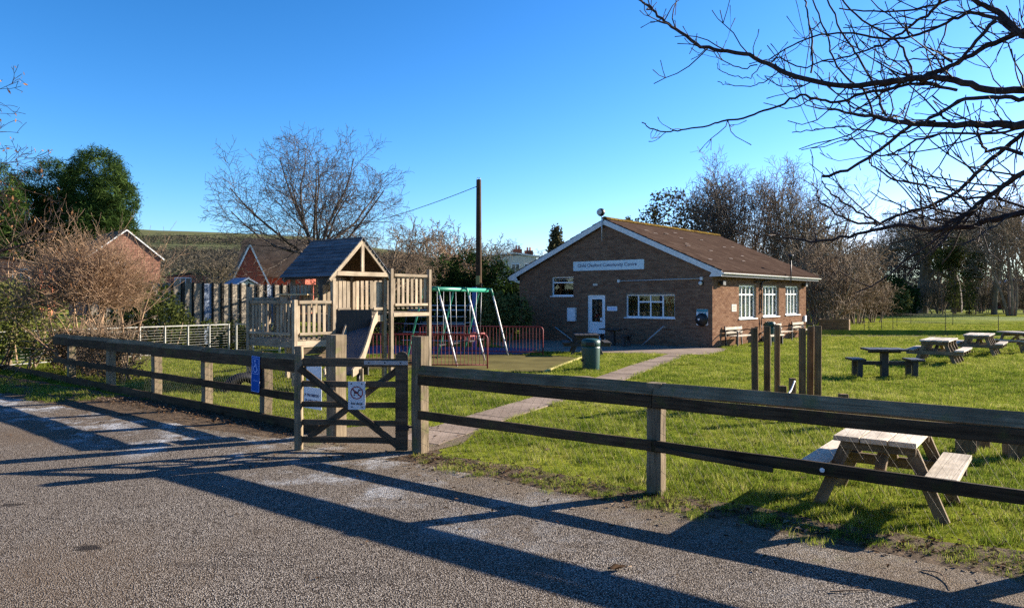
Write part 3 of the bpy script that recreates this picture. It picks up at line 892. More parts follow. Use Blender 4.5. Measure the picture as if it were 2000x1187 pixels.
# ------------------------------------------------------------------ the hall
BL = T(7.66, 28.0, 0) @ RZ(math.atan2(-.6467, .763))     # x along the gable front (corner at 0), y along the side wall
hall = thing('community_hall', 'single storey brown brick community hall with low pitched tiled roof', 'building', BL)
FW, SD = 9.57, 10.5                          # front width, side depth
ZR, ZE, OV = 5.25, 2.95, .45                 # ridge, eave edge, overhang
slope = (ZR - ZE) / (FW / 2 + OV)
def roof_z(x): return ZR - slope * abs(x + FW / 2)

def wall_cells(x0, x1, z0, z1, holes):
    xs = sorted({x0, x1} | {v for h_ in holes for v in h_[:2]}); zs = sorted({z0, z1} | {v for h_ in holes for v in h_[2:]})
    for i in range(len(xs) - 1):
        for j in range(len(zs) - 1):
            cx, cz = (xs[i] + xs[i+1]) / 2, (zs[j] + zs[j+1]) / 2
            if not any(h_[0] < cx < h_[1] and h_[2] < cz < h_[3] for h_ in holes):
                yield xs[i], xs[i+1], zs[j], zs[j+1]

f_holes = [(-7.71, -6.50, 1.99, 2.85), (-5.74, -4.85, 0.06, 2.03), (-3.84, -1.58, 1.10, 2.05)]
s_holes = [(2.47, 4.28, 1.05, 2.43), (5.02, 6.89, 1.09, 2.44), (7.73, 9.57, 1.12, 2.46)]

# front wall (outer face at local y = 0), side wall built in its own frame
fw = MB()
for a, b, c, d in wall_cells(-FW, 0, 0, 2.98, f_holes): fw.box((a, 0, c), (b, .22, d))
fw.add([(-FW, 0, 2.98), (0, 0, 2.98), (0, 0, roof_z(0) - .10), (-FW/2, 0, ZR - .10), (-FW, 0, roof_z(0) - .10), (-FW, .22, 2.98), (0, .22, 2.98), (0, .22, roof_z(0) - .10), (-FW/2, .22, ZR - .10), (-FW, .22, roof_z(0) - .10)], [(0, 1, 2, 3, 4), (9, 8, 7, 6, 5)])
front = fw.build('front_wall', M_mortar, hall, BL)
SM = BL @ RZ(R(90))                          # x' along the side wall, outer face towards -y'
swm = MB()
for a, b, c, d in wall_cells(.221, SD, 0, 2.98, s_holes): swm.box((a, 0, c), (b, .22, d))
side = swm.build('side_wall', M_mortar, hall, SM)
back = MB()
back.box((-FW, SD - .2, 0), (-.221, SD, 2.98)); back.box((-FW, .221, 0), (-FW + .2, SD - .2, 2.98))
back.add([(-FW, SD, 2.98), (0, SD, 2.98), (0, SD, roof_z(0) - .1), (-FW/2, SD, ZR - .1), (-FW, SD, roof_z(0) - .1)], [(4, 3, 2, 1, 0)])
back.build('rear_wall', M_mortar, hall, BL)
inn = MB(); inn.box((-FW + .2, .221, 0.0), (-.221, SD - .2, .05)); inn.box((-FW + .2, .221, 2.7), (-.221, SD - .2, 2.75)); inn.box((-4.5, 3.2, .05), (-4.4, SD - .2, 2.7)); inn.box((-FW + .2, 3.1, .05), (-.221, 3.2, 2.7))
inn.build('inner_rooms', M_interior, hall, BL)

# bricks: single bricks nearest the corner, the rest of the coursing as one mass
BR_L, BR_H, JT = .215, .065, .010
bm_full = MB(); bm_full.add([(0, 0, 0), (BR_L, 0, 0), (BR_L, -.007, 0), (0, -.007, 0), (0, 0, BR_H), (BR_L, 0, BR_H), (BR_L, -.007, BR_H), (0, -.007, BR_H)], [(0, 1, 2, 3), (7, 6, 5, 4), (3, 2, 6, 7), (1, 5, 6, 2), (0, 3, 7, 4)])
brick_me = bm_full.mesh('brick', M_brick)
def brickwork(parent, FM, x0, x1, topf, holes, corner, nsingle):
    cells = []
    row = 0; z = .012
    while z + BR_H < 5.3:
        off = (BR_L + JT) / 2 if row % 2 else 0
        x = x0 - off
        while x < x1:
            segs = [(max(x, x0), min(x + BR_L, x1))]
            for h_ in holes:
                if z + BR_H > h_[2] and z < h_[3]:
                    ns = []
                    for a, b in segs:
                        if b <= h_[0] or a >= h_[1]: ns.append((a, b))
                        else:
                            if a < h_[0]: ns.append((a, h_[0]))
                            if b > h_[1]: ns.append((h_[1], b))
                    segs = ns
            for a, b in segs:
                if b - a > .025 and z + BR_H < min(topf(a), topf(b)): cells.append((a, b, z))
            x += BR_L + JT
        z += BR_H + JT; row += 1
    full = [c for c in cells if abs(c[1] - c[0] - BR_L) < 1e-4]
    full.sort(key=lambda c: (c[0] - corner) ** 2 + (c[2] - 1.4) ** 2)
    single = set(full[:nsingle])
    for a, b, z in full[:nsingle]:
        obj('brick', brick_me, parent, FM @ T(a, 0, z))
    n = len([c for c in cells if c not in single]); V = np.zeros((n, 8, 3)); i = 0
    for c in cells:
        if c in single: continue
        a, b, z = c
        pr = -.006 - .003 * rnd.random()
        V[i] = [(a, 0, z), (b, 0, z), (b, pr, z), (a, pr, z), (a, 0, z + BR_H), (b, 0, z + BR_H), (b, pr, z + BR_H), (a, pr, z + BR_H)]; i += 1
    F = np.array([(0, 1, 2, 3), (7, 6, 5, 4), (3, 2, 6, 7), (1, 5, 6, 2), (0, 3, 7, 4)])
    FF = (F[None] + (np.arange(n) * 8)[:, None, None]).reshape(-1, 4)
    o = obj('brickwork', mesh_np('brickwork', V.reshape(-1, 3), FF, M_brick), parent, FM); o['kind'] = 'stuff'
brickwork(front, BL, -FW, 0, lambda x: roof_z(x) - .11, f_holes, 0, 150)
brickwork(side, SM, .0, SD, lambda x: 2.97, s_holes, 0, 150)

# roof: two decks, tiles in courses, mossy ridge tiles, barge boards, eaves
rf = MB(); Y0, Y1 = -.16, SD + .55
XL, XR, XM = -FW - OV, OV, -FW / 2
for xe in (XL, XR):
    rf.add([(XM, Y0, ZR - .10), (XM, Y1, ZR - .10), (xe, Y1, ZE - .10), (xe, Y0, ZE - .10), (XM, Y0, ZR - .02), (XM, Y1, ZR - .02), (xe, Y1, ZE - .02), (xe, Y0, ZE - .02)],
           [(0, 1, 2, 3), (7, 6, 5, 4), (0, 3, 7, 4), (2, 1, 5, 6), (3, 2, 6, 7)])
roof = rf.build('roof', M_tile, hall, BL)
SLN = math.hypot(ZR - ZE, FW / 2 + OV)
def tiles(sgn):
    nc, g = 18, SLN / 18
    nt = 38; tw = (Y1 - Y0) / nt
    V = []; n = 0
    for i in range(nc):
        for j in range(-1, nt + 1):
            y0 = Y0 + (j + (.5 if i % 2 else 0)) * tw + .004; y1 = y0 + tw - .008
            y0 = max(y0, Y0 - .03); y1 = min(y1, Y1 + .03)
            if y1 - y0 < .05: continue
            s0, s1 = i * g - .03, (i + 1) * g + .02
            lift = rnd.uniform(0, .006)
            def pt(s, y, h_):
                k = s / SLN
                return (XM + sgn * (FW / 2 + OV) * k, y, ZR - (ZR - ZE) * k + h_)
            V.append([pt(s0, y0, -.015), pt(s0, y1, -.015), pt(s1, y1, .0), pt(s1, y0, .0), pt(s0, y0, .004), pt(s0, y1, .004), pt(s1, y1, .028 + lift), pt(s1, y0, .028 + lift)]); n += 1
    F = np.array([(7, 6, 5, 4), (3, 2, 6, 7), (1, 5, 6, 2), (0, 3, 7, 4)])
    if sgn > 0: F = F[:, ::-1]
    FF = (F[None] + (np.arange(n) * 8)[:, None, None]).reshape(-1, 4)
    o = obj('roof_tiles', mesh_np('roof_tiles', np.array(V).reshape(-1, 3), FF, M_tile), roof, BL); o['kind'] = 'stuff'
tiles(1); tiles(-1)
# slipped tiles in a paler colour
M_tile_pale = mat_plain('pale_tile', (0.14, 0.10, 0.08), 0.7)
slopeM = BL @ T(XM, 0, ZR) @ Matrix.Rotation(math.atan2(ZR - ZE, FW / 2 + OV), 4, 'Y')
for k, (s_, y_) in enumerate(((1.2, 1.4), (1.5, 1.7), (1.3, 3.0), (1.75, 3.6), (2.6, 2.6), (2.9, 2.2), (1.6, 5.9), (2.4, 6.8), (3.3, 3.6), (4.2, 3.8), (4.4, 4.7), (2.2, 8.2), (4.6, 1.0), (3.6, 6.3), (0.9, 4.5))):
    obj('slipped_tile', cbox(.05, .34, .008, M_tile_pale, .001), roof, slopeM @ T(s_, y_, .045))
rt = MB(); n = 8
for i in range(n): pass
seg = [(.13 * math.cos(math.pi * i / 6), .11 * math.sin(math.pi * i / 6)) for i in range(7)]
rt.add([(x, -.155, z) for x, z in seg] + [(x * .94, .155, z * .94) for x, z in seg], [(i, i + 1, 8 + i, 7 + i) for i in range(6)] + [tuple(range(6, -1, -1)), tuple(range(7, 14))])
ridge_me = rt.mesh('ridge_tile', M_ridge)
for i in range(36):
    obj('ridge_tile', ridge_me, roof, BL @ T(XM, Y0 + .155 + i * .312, ZR - .005 + rnd.uniform(-.006, .006)))
# barge boards and the boxed eaves
ang = math.atan2(ZR - ZE, FW / 2 + OV)
for sgn in (-1, 1):
    xe = XM + sgn * (FW / 2 + OV)
    beam('barge_board', (XM + sgn * .0, -.19, ZR - .14), (xe, -.19, ZE - .14), 0.025, 0.20, M_white_old, hall, F=BL, ch=.002)
    mb = MB(); mb.prism([(xe - sgn * .48, 2.72), (xe + sgn * .02, 2.72), (xe + sgn * .02, ZE - .03), (xe - sgn * .30, ZE + .06)] if sgn > 0 else [(xe - sgn * .30, ZE + .06), (xe + sgn * .02, ZE - .03), (xe + sgn * .02, 2.72), (xe - sgn * .48, 2.72)], 0, .03)
    mb.build('eave_box_end', M_white_old, hall, BL @ T(0, -.177, 0) @ Matrix.Rotation(R(90), 4, 'X'))
    e0, e1 = (0.012, XR - .03) if sgn > 0 else (XL + .03, -FW - .012)
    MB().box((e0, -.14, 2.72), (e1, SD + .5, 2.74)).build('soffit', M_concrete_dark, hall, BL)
    fx = (XR - .03, XR - .005) if sgn > 0 else (XL + .005, XL + .03)
    MB().box((fx[0], -.14, 2.72), (fx[1], SD + .5, ZE - .1)).build('fascia', M_black, hall, BL)
    gxx = XR + .055 if sgn > 0 else XL - .055
    gut = MB(); P = [(gxx + .055 * math.cos(a), ZE - .09 + .055 * math.sin(a)) for a in [math.pi + math.pi * k / 6 for k in range(7)]]
    gut.add([(x, -.2, z) for x, z in P] + [(x, SD + .58, z) for x, z in P], [(i, i + 1, 8 + i, 7 + i) for i in range(6)] + [tuple(range(7))[::-1], tuple(range(7, 14))])
    gut.build('gutter', M_white, hall, BL)

# windows
def window(name, FM, x0, x1, z0, z1, mull, trans, curtains, seed, bar=.055):
    """mull: x positions of the upright bars as fractions; trans: {pane index: fraction height of its transom}"""
    wt = MB(); 
    wo = bpy.data.objects.new(name, None); put(wo, hall, FM @ T((x0 + x1) / 2, .06, z0))
    W_, H_ = x1 - x0, z1 - z0; y0, y1 = .085, .155
    fr = MB()
    fr.box((x0, y0, z0 + bar), (x0 + bar, y1, z1 - bar)); fr.box((x1 - bar, y0, z0 + bar), (x1, y1, z1 - bar)); fr.box((x0, y0, z0), (x1, y1, z0 + bar)); fr.box((x0, y0, z1 - bar), (x1, y1, z1))
    fr.build('frame', M_white, wo, FM)
    edges = [x0 + bar] + [x0 + W_ * m_ for m_ in mull] + [x1 - bar]
    for m_ in mull:
        MB().box((x0 + W_ * m_ - bar * .45, y0 - .004, z0 + bar), (x0 + W_ * m_ + bar * .45, y1 - .01, z1 - bar)).build('mullion', M_white, wo, FM)
    for i in range(len(edges) - 1):
        a, b = edges[i] + (bar * .45 if i else 0), edges[i + 1] - (bar * .45 if i < len(edges) - 2 else 0)
        zb = [z0 + bar, z1 - bar]
        if i in trans:
            zt = z0 + H_ * trans[i]
            MB().box((a, y0 + .004, zt - bar * .5), (b, y1 - .014, zt + bar * .5)).build('transom', M_white, wo, FM)
            lights = [(zb[0], zt - bar * .5), (zt + bar * .5, zb[1])]
        else: lights = [tuple(zb)]
        for c, d in lights:
            MB().box((a, .117, c), (b, .123, d)).build('pane', M_glass, wo, FM)
    MB().box((x0 - .05, -.06, z0 - .035), (x1 + .05, y0 + .02, z0 + .004)).build('sill', M_white, wo, FM)
    rr = random.Random(seed)
    for c0, c1 in curtains:
        a, b = x0 + W_ * c0, x0 + W_ * c1; n = max(6, int((b - a) * 30)); V = []
        for i in range(n + 1):
            x = a + (b - a) * i / n; y = .195 + .022 * math.sin(i * 1.7 + rr.random()) 
            V += [(x, y, z0 - .1), (x, y, z1 + .05), (x, y + .012, z0 - .1), (x, y + .012, z1 + .05)]
        mb = MB(); mb.add(V, [(4*i, 4*i+1, 4*i+5, 4*i+4) for i in range(n)] + [(4*i+6, 4*i+7, 4*i+3, 4*i+2) for i in range(n)])
        mb.build('curtain', M_curtain, wo, FM)
window('window', BL, -7.71, -6.50, 1.99, 2.85, [], {0: .70}, [], 1)
window('window', BL, -3.84, -1.58, 1.10, 2.05, [.25, .5, .75], {1: .68, 2: .68}, [], 2)
for k, (a, b, c, d) in enumerate(s_holes):
    window('window', SM, a, b, c, d, [.27, .5, .73], {0: .72, 1: .72, 2: .72, 3: .72}, [(.02, .30), (.36, .98)] if k else [(.02, .42), (.55, .98)], 5 + k)

# door
x0, x1, z0, z1 = f_holes[1]
dr = bpy.data.objects.new('door', None); put(dr, hall, BL @ T((x0 + x1) / 2, 0, z0))
fr = MB(); fr.box((x0, .03, z0), (x0 + .07, .12, z1)); fr.box((x1 - .07, .03, z0), (x1, .12, z1)); fr.box((x0 + .07, .03, z1 - .07), (x1 - .07, .12, z1))
fr.build('frame', M_white, dr, BL)
lf = MB(); a, b = x0 + .075, x1 - .075
lf.box((a, .05, z0 + .01), (a + .10, .10, z1 - .075)); lf.box((b - .10, .05, z0 + .01), (b, .10, z1 - .075)); lf.box((a + .10, .05, z1 - .18), (b - .10, .10, z1 - .075)); lf.box((a + .10, .05, .78), (b - .10, .10, .88)); lf.box((a + .10, .06, z0 + .13), (b - .10, .09, .78)); lf.box((a + .10, .05, z0 + .01), (b - .10, .10, z0 + .13))
lf.build('door_leaf', M_white, dr, BL)
MB().box((a + .10, .072, .88), (b - .10, .078, z1 - .18)).build('pane', M_glass, dr, BL)
pipe('handle', [(b - .05, .045, 1.02), (b - .05, .0, 1.02), (b - .05, -.0, 1.16), (b - .05, .045, 1.16)], .008, M_galv, dr, F=BL)
MB().box((b - .22, .066, .93), (b - .12, .069, 1.06)).build('door_notice', M_sign_white, dr, BL)
MB().box((x0 - .03, -.08, .0), (x1 + .03, .03, z0 - .004)).build('threshold', M_concrete, dr, BL)

# fixtures on the front, each a thing of its own
def fx_thing(name, label, cat, M): return thing(name, label, cat, M)
sM = BL @ T(-4.715, -.012, 3.285) @ Matrix.Rotation(R(90), 4, 'X')
sg = thing('name_board', 'long pale blue board reading Child Okeford Community Centre on the gable', 'sign', sM)
plate('board', 3.53, .40, .03, M_sign_pale, sg, sM, .01)
text('lettering', 'Child Okeford Community Centre', .21, M_ink, sg, sM @ T(-.05, .015, .032), bold=.003, depth=.001)
def wall_plate(name, label, cat, x, z, w_, h_, mat, t_=.03):
    M = BL @ T(x, -.010, z) @ Matrix.Rotation(R(90), 4, 'X')
    t = thing(name, label, cat, M); plate('plate', w_, h_, t_, mat, t, M, .012); return t, M
t, M = wall_plate('wall_plaque', 'small white plaque on brick right of the white door', 'plaque', -4.49, 1.455, .50, .19, M_sign_white, .012)
for k in range(2): MB().box((-.18, -.045 + k * .05, 0), (.18, -.02 + k * .05, .001)).build('printed_line', M_sign_blue_line, t, M @ T(0, 0, .013))
t, M = wall_plate('notice_cabinet', 'white meter cabinet on brick wall left of the white door', 'cabinet', -6.54, 1.18, .42, .58, M_white, .12)
outline(.36, .52, .012).build('cabinet_door', M_white_old, t, M @ T(0, 0, .121))
t, M = wall_plate('alarm_box', 'small cream alarm box on brick above the door', 'box', -5.315, 2.475, .22, .09, M_cream, .06)
MB().box((-.08, -.05, 0), (.08, -.042, .03)).build('lamp_strip', M_ink_red, t, M @ T(0, 0, .02))
t = thing('conduit_pipe', 'thin grey pipe running across brick above the wide front window', 'pipe', BL @ T(-2.3, 0, 2.63))
pipe('pipe_run', [(-4.14, -.06, 2.61), (-.42, -.06, 2.65)], .022, M_galv, t, F=BL)
for x, z in ((-4.14, 2.61), (-.42, 2.65)): MB().box((x - .05, -.09, z - .06), (x + .05, -.009, z + .06)).build('bracket', M_white_old, t, BL)
t = thing('bulkhead_lamp', 'round black bulkhead lamp under the front eave corner', 'lamp', BL @ T(-.45, 0, 2.49))
MB().lathe([(.0, 0), (.10, 0), (.10, .05), (.085, .06)], 16).build('lamp_base', M_black, t, BL @ T(-.45, -.009, 2.47) @ Matrix.Rotation(R(90), 4, 'X'))
MB().lathe([(.08, 0), (.075, .03), (.03, .05), (0.004, .052)], 16).build('diffuser', M_white_old, t, BL @ T(-.45, -.070, 2.47) @ Matrix.Rotation(R(90), 4, 'X'), smooth=True)
# defibrillator
M = BL @ T(-.405, -.01, 1.16) @ Matrix.Rotation(R(90), 4, 'X')
t = thing('defibrillator_cabinet', 'round black defibrillator case on white and teal backboard by the corner', 'cabinet', M)
plate('backboard', .48, .62, .012, M_sign_white, t, M, .03)
MB().box((-.235, .20, 0), (.235, .305, .002)).build('teal_band', M_teal, t, M @ T(0, 0, .0125))
for k in range(3): MB().box((-.15 + k * .12, .10, 0), (-.07 + k * .12, .18, .002)).build('letter_block', M_teal, t, M @ T(0, 0, .0125))
MB().lathe([(.245, .013), (.25, .06), (.235, .12), (.16, .17), (.01, .185)], 28).build('round_case', M_black, t, M @ T(0, -.09, 0), smooth=True)
hp = [(0, -.05), (.045, .0), (.045, .022), (.022, .034), (0, .018), (-.022, .034), (-.045, .022), (-.045, 0)]
hm = MB(); hm.add([(x, y, 0) for x, y in hp], [tuple(range(8))]); hm.build('heart_mark', M_sign_white, t, M @ T(-.06, -.075, .187))
# globe camera on a pole at the gable peak
t = thing('mast_globe', 'dark globe on a thin pole at the gable peak', 'camera', BL @ T(-4.86, -.25, 4.3))
pipe('mast', [(-4.86, -.24, 4.28), (-4.86, -.24, 5.38)], .022, M_galv, t, F=BL)
MB().lathe([(.02, -.17), (.10, -.14), (.16, -.06), (.175, .02), (.15, .10), (.09, .155), (.01, .175)], 20).build('globe', M_black, t, BL @ T(-4.90, -.24, 5.52), smooth=True)
MB().lathe([(.06, 0), (.11, .015), (.13, .03)], 16).build('lens_ring', M_galv, t, BL @ T(-4.90, -.41, 5.52) @ Matrix.Rotation(R(-90), 4, 'X'))
for z in (4.45, 4.85): beam('bracket', (-4.86, -.24, z), (-4.86, .0, z), .03, .03, M_galv, t, F=BL)
# leaning handrails by the steps
def handrail(label, a, b):
    t = thing('handrail', label, 'handrail', BL @ T(*a), 'galvanised ramp handrails')
    a, b = V3(a), V3(b)
    pipe('rail', [a, b], .026, M_galv, t, F=BL)
    lo = a if a.z < b.z else b; hi = b if a.z < b.z else a
    pipe('upright', [hi, V3((hi.x, hi.y + .28, hi.z - .1))], .02, M_galv, t, F=BL)
    pipe('foot', [lo, V3((lo.x, lo.y, 0))], .024, M_galv, t, F=BL)
handrail('sloping grey handrail left of the door behind the dark table', (-7.25, -.35, .62), (-6.35, -.35, .10))
handrail('sloping silver handrail against the brick under the wide window', (-1.9, -.35, .78), (-2.63, -.75, .02))

# fixtures on the sunlit side wall
def sidef(y, z, out=0.0): return SM @ T(y, -out, z)
t = thing('downpipe', 'black downpipe with swan neck between the first two side windows', 'pipe', sidef(4.7, 0))
pipe('pipe_run', arc([(5.3, -.42, 2.80), (5.2, -.30, 2.70), (4.85, -.10, 2.62), (4.72, -.055, 2.45), (4.72, -.055, 1.5), (4.72, -.055, .05)], 4), .038, M_iron, t, F=SM)
for z in (2.3, 1.3, .4): MB().box((4.66, -.10, z - .02), (4.78, -.007, z + .02)).build('bracket', M_iron, t, SM)
pipe('branch_pipe', [(4.0, -.06, 2.58), (4.7, -.06, 2.62)], .03, M_iron, t, F=SM)
t = thing('flue_pipe', 'thin black flue rising past the side eave with a cowl', 'pipe', sidef(6.7, 2.5))
pipe('flue', [(6.75, -.60, 2.5), (6.75, -.60, 3.65)], .03, M_iron, t, F=SM)
mb = MB(); mb.lathe([(.05, 0), (.11, .22), (.10, .24), (.02, .25)], 12); mb.build('cowl', M_iron, t, SM @ T(6.75, -.60, 3.6), smooth=True)
beam('stay', (6.75, -.6, 2.6), (6.75, -.0, 2.6), .03, .03, M_iron, t, F=SM)
def floodlight(label, y, z):
    t = thing('floodlight', label, 'lamp', sidef(y, z), 'floodlights on the side wall')
    MB().box((y - .03, -.10, z - .03), (y + .03, -.007, z + .03)).build('arm', M_iron, t, SM)
    MB().box((y - .12, -.22, z - .09), (y + .12, -.101, z + .07)).build('housing', M_black, t, SM)
    MB().lathe([(.05, 0), (.055, .08), (.02, .10)], 12).build('sensor_head', M_white, t, SM @ T(y + .22, -.06, z - .05) @ Matrix.Rotation(R(90), 4, 'X'))
    MB().box((y + .12, -.09, z - .02), (y + .2, -.05, z + .02)).build('link_arm', M_white, t, SM)
floodlight('black floodlight with white sensor at the hall corner end of the side wall', .62, 2.50)
floodlight('black floodlight with white sensor at the far end of the side wall', 10.0, 2.55)
t = thing('side_notice', 'small cream notice on brick left of the first side window', 'sign', sidef(1.97, 1.5))
MB().box((1.74, -.022, 1.36), (2.2, -.009, 1.65)).build('sheet', M_cream, t, SM)
for k in range(4): MB().box((1.80, -.024, 1.42 + k * .055), (2.13, -.0225, 1.435 + k * .055)).build('printed_line', M_concrete_dark, t, SM)
t = thing('meter_box', 'small white box low on the side wall near its far end', 'box', sidef(10.25, .9))
MB().box((10.12, -.09, .75), (10.36, -.009, 1.05)).build('box_body', M_white, t, SM); MB().box((10.15, -.096, .78), (10.33, -.092, 1.02)).build('lid', M_white_old, t, SM)

# ------------------------------------------------------------------ picnic tables, benches, bins
def picnic_table(label, M, L, mat, group=None, lm=None, W=.70, H=.70, seat_h=.43, spread=.62, frames=2, name='picnic_table'):
    """long axis along local y, planks run along y"""
    t = thing(name, label, 'picnic table', M, group); lm = lm or mat
    n = 3 if W < .72 else 5
    pw = W / n
    for i in range(n):
        x = -W/2 + pw * (i + .5)
        beam('top_plank', (x, -L/2, H - .0225), (x, L/2, H - .0225), pw - .012, .045, mat, t, F=M, ch=.004)
    for sx in (-1, 1):
        beam('seat_plank', (sx * spread, -L/2, seat_h - .0225), (sx * spread, L/2, seat_h - .0225), .235, .045, mat, t, F=M, ch=.004)
    ys = [-L/2 + .22, L/2 - .22] if frames == 2 else [-L/2 + .16 + (L - .32) * k / (frames - 1) for k in range(frames)]
    for y in ys:
        for sx in (-1, 1):
            beam('leg', (sx * .26, y, H - .10), (sx * .50, y, 0.0), .045, .10, lm, t, up=(sx, 0, .3), F=M, ch=.003)
        beam('top_bearer', (-W/2 + .03, y - .047, H - .092), (W/2 - .03, y - .047, H - .092), .045, .09, lm, t, F=M, ch=.003)
        beam('seat_bearer', (-spread - .10, y - .047, seat_h - .097), (spread + .10, y - .047, seat_h - .097), .045, .10, lm, t, F=M, ch=.003)
    beam('brace', (0, ys[0] + .06, seat_h - .06), (0, 0, H - .07), .09, .045, lm, t, F=M, ch=.003)
    beam('brace', (0, ys[-1] - .06, seat_h - .06), (0, 0.05, H - .07), .09, .045, lm, t, F=M, ch=.003)
    return t
E0 = V3((3.16, 6.36, 0)); L0 = 1.2
Mt = T(E0 + FN * (L0 / 2 - .1)) @ RZ(math.atan2(FD.y, FD.x))
picnic_table('weathered wooden picnic table close behind the front fence', Mt, L0, M_table, lm=M_leg, W=.66, H=.69, spread=.50)
def at_px(x, y): return gp(x, y)
picnic_table('pale picnic table on the grass with many slanted legs, next to the small square table', T(12.6, 21.6, 0) @ RZ(R(-38)), 1.9, M_table_grey, 'picnic tables out on the grass', M_leg, frames=4, W=.75)
picnic_table('pale picnic table second farthest on the grass, left of the one at the right edge', T(15.7, 24.6, 0) @ RZ(R(-38)), 1.9, M_table_grey, 'picnic tables out on the grass', M_leg, frames=4, W=.75)
picnic_table('pale picnic table cut by the right edge of the picture', T(18.1, 26.0, 0) @ RZ(R(8)), 1.5, M_table_grey, 'picnic tables out on the grass', M_leg, frames=2)

def pedestal_table(name, label, M, mat, W=1.15, arms=True):
    t = thing(name, label, 'picnic table', M)
    for i in range(4):
        x = -.34 + .227 * i
        beam('top_plank', (x, -.36, .66), (x, .36, .66), .20, .05, mat, t, F=M)
    beam('pedestal', (0, 0, 0), (0, 0, .635), .16, .16, mat, t, F=M, ch=.01)
    beam('top_bearer', (-.36, 0, .605), (.36, 0, .605), .12, .055, mat, t, F=M)
    beam('beam', (-W * .62, 0, .33), (W * .62, 0, .33), .06, .09, mat, t, F=M)
    for sx in (-1, 1):
        for k in range(2):
            beam('seat_plank', (sx * (W * .5 + .08 + .16 * k), -.30, .42), (sx * (W * .5 + .08 + .16 * k), .30, .42), .15, .05, mat, t, F=M)
        for sy in (-.2, .2):
            beam('leg', (sx * W * .62, sy, 0), (sx * W * .62, sy, .395), .11, .11, mat, t, F=M)
    return t
pedestal_table('pedestal_table', 'small dark square table on one pedestal with a joined seat each side, on the lawn', T(9.0, 17.7, 0) @ RZ(R(-8)), M_recycled, 1.0)
# dark table in front of the hall door
picnic_table('dark picnic table with pale frosty top in front of the hall door', T(2.52, 25.0, 0) @ RZ(R(-2)), 1.5, M_recycled, W=.80, H=.68, spread=.68)
pedestal_table('pedestal_table', 'dark pedestal table in shade against the brick below the front window', BL @ T(-3.6, -1.35, 0), M_recycled, 1.0)

def garden_bench(label, y0, L, g):
    M = SM @ T(y0, -.42, 0)
    t = thing('garden_bench', label, 'bench', M, g)
    for sx in (0.05, L - .05):
        for yy, h_ in ((.28, .80), (-.18, .60)):
            beam('leg', (sx, yy, 0), (sx, yy + (.06 if h_ > .7 else 0), h_), .05, .05, M_iron, t, F=M)
        pipe('armrest', arc([(sx, .30, .60), (sx, .05, .64), (sx, -.20, .60)], 4), .025, M_iron, t, F=M)
    for k in range(3): beam('seat_slat', (0, -.16 + k * .15, .42), (L, -.16 + k * .15, .42), .13, .03, M_table, t, F=M)
    for k in range(2): beam('back_slat', (0, .285 + k * .02, .55 + k * .15), (L, .285 + k * .02, .55 + k * .15), .03, .11, M_table, t, F=M)
    return t
g_ = 'garden benches along the side wall'
garden_bench('wooden garden bench below the first side window, nearest the hall corner', .9, 1.6, g_)
garden_bench('wooden garden bench below the middle side window', 5.4, 1.5, g_)
garden_bench('wooden garden bench below the far side window', 8.3, 1.5, g_)
# a low loose bench in front
M = SM @ T(2.3, -1.25, 0)
t = thing('low_bench', 'low plank bench on the grass in front of the first garden bench', 'bench', M)
beam('seat_plank', (0, 0, .40), (1.5, 0, .40), .26, .05, M_table, t, F=M)
for x in (.12, 1.38): beam('leg', (x, 0, 0), (x, 0, .374), .08, .2, M_iron, t, F=M)

def litter_bin(label, M, h, r):
    t = thing('litter_bin', label, 'litter bin', M, 'dark green litter bins')
    MB().lathe([(r * .90, 0), (r * .92, .03), (r, h * .70), (r * .98, h * .76)], 28).build('body', M_bin, t, M, smooth=True)
    MB().lathe([(r * 1.0, h * .765), (r * 1.04, h * .78), (r * 1.02, h * .92), (r * .90, h * .97), (r * .5, h), (.01, h * 1.005)], 28).build('lid', M_bin, t, M, smooth=True)
    MB().lathe([(r * .93, 0), (r * .96, 0), (r * .96, .035), (r * .93, .035)], 28).build('base_ring', M_black, t, M)
    for a in (-100, 10, 100):
        c, s = math.cos(R(a)), math.sin(R(a))
        Mo = M @ RZ(R(a)) @ T(r * 1.0, 0, h * .84)
        MB().box((-.02, -r * .42, -h * .05), (.035, r * .42, h * .05)).build('opening', M_black, t, Mo)
    MB().box((-.01, -.06, -.03), (.012, .06, .03)).build('lock_plate', M_iron, t, M @ RZ(R(-170)) @ T(r * .98, 0, h * .30))
    return t
litter_bin('dark green litter bin standing on the lawn by the path', T(gp(1154, 722)), .83, .245)
litter_bin('dark green litter bin against the side wall beside the downpipe', SM @ T(4.72, -.42, 0), .9, .22)

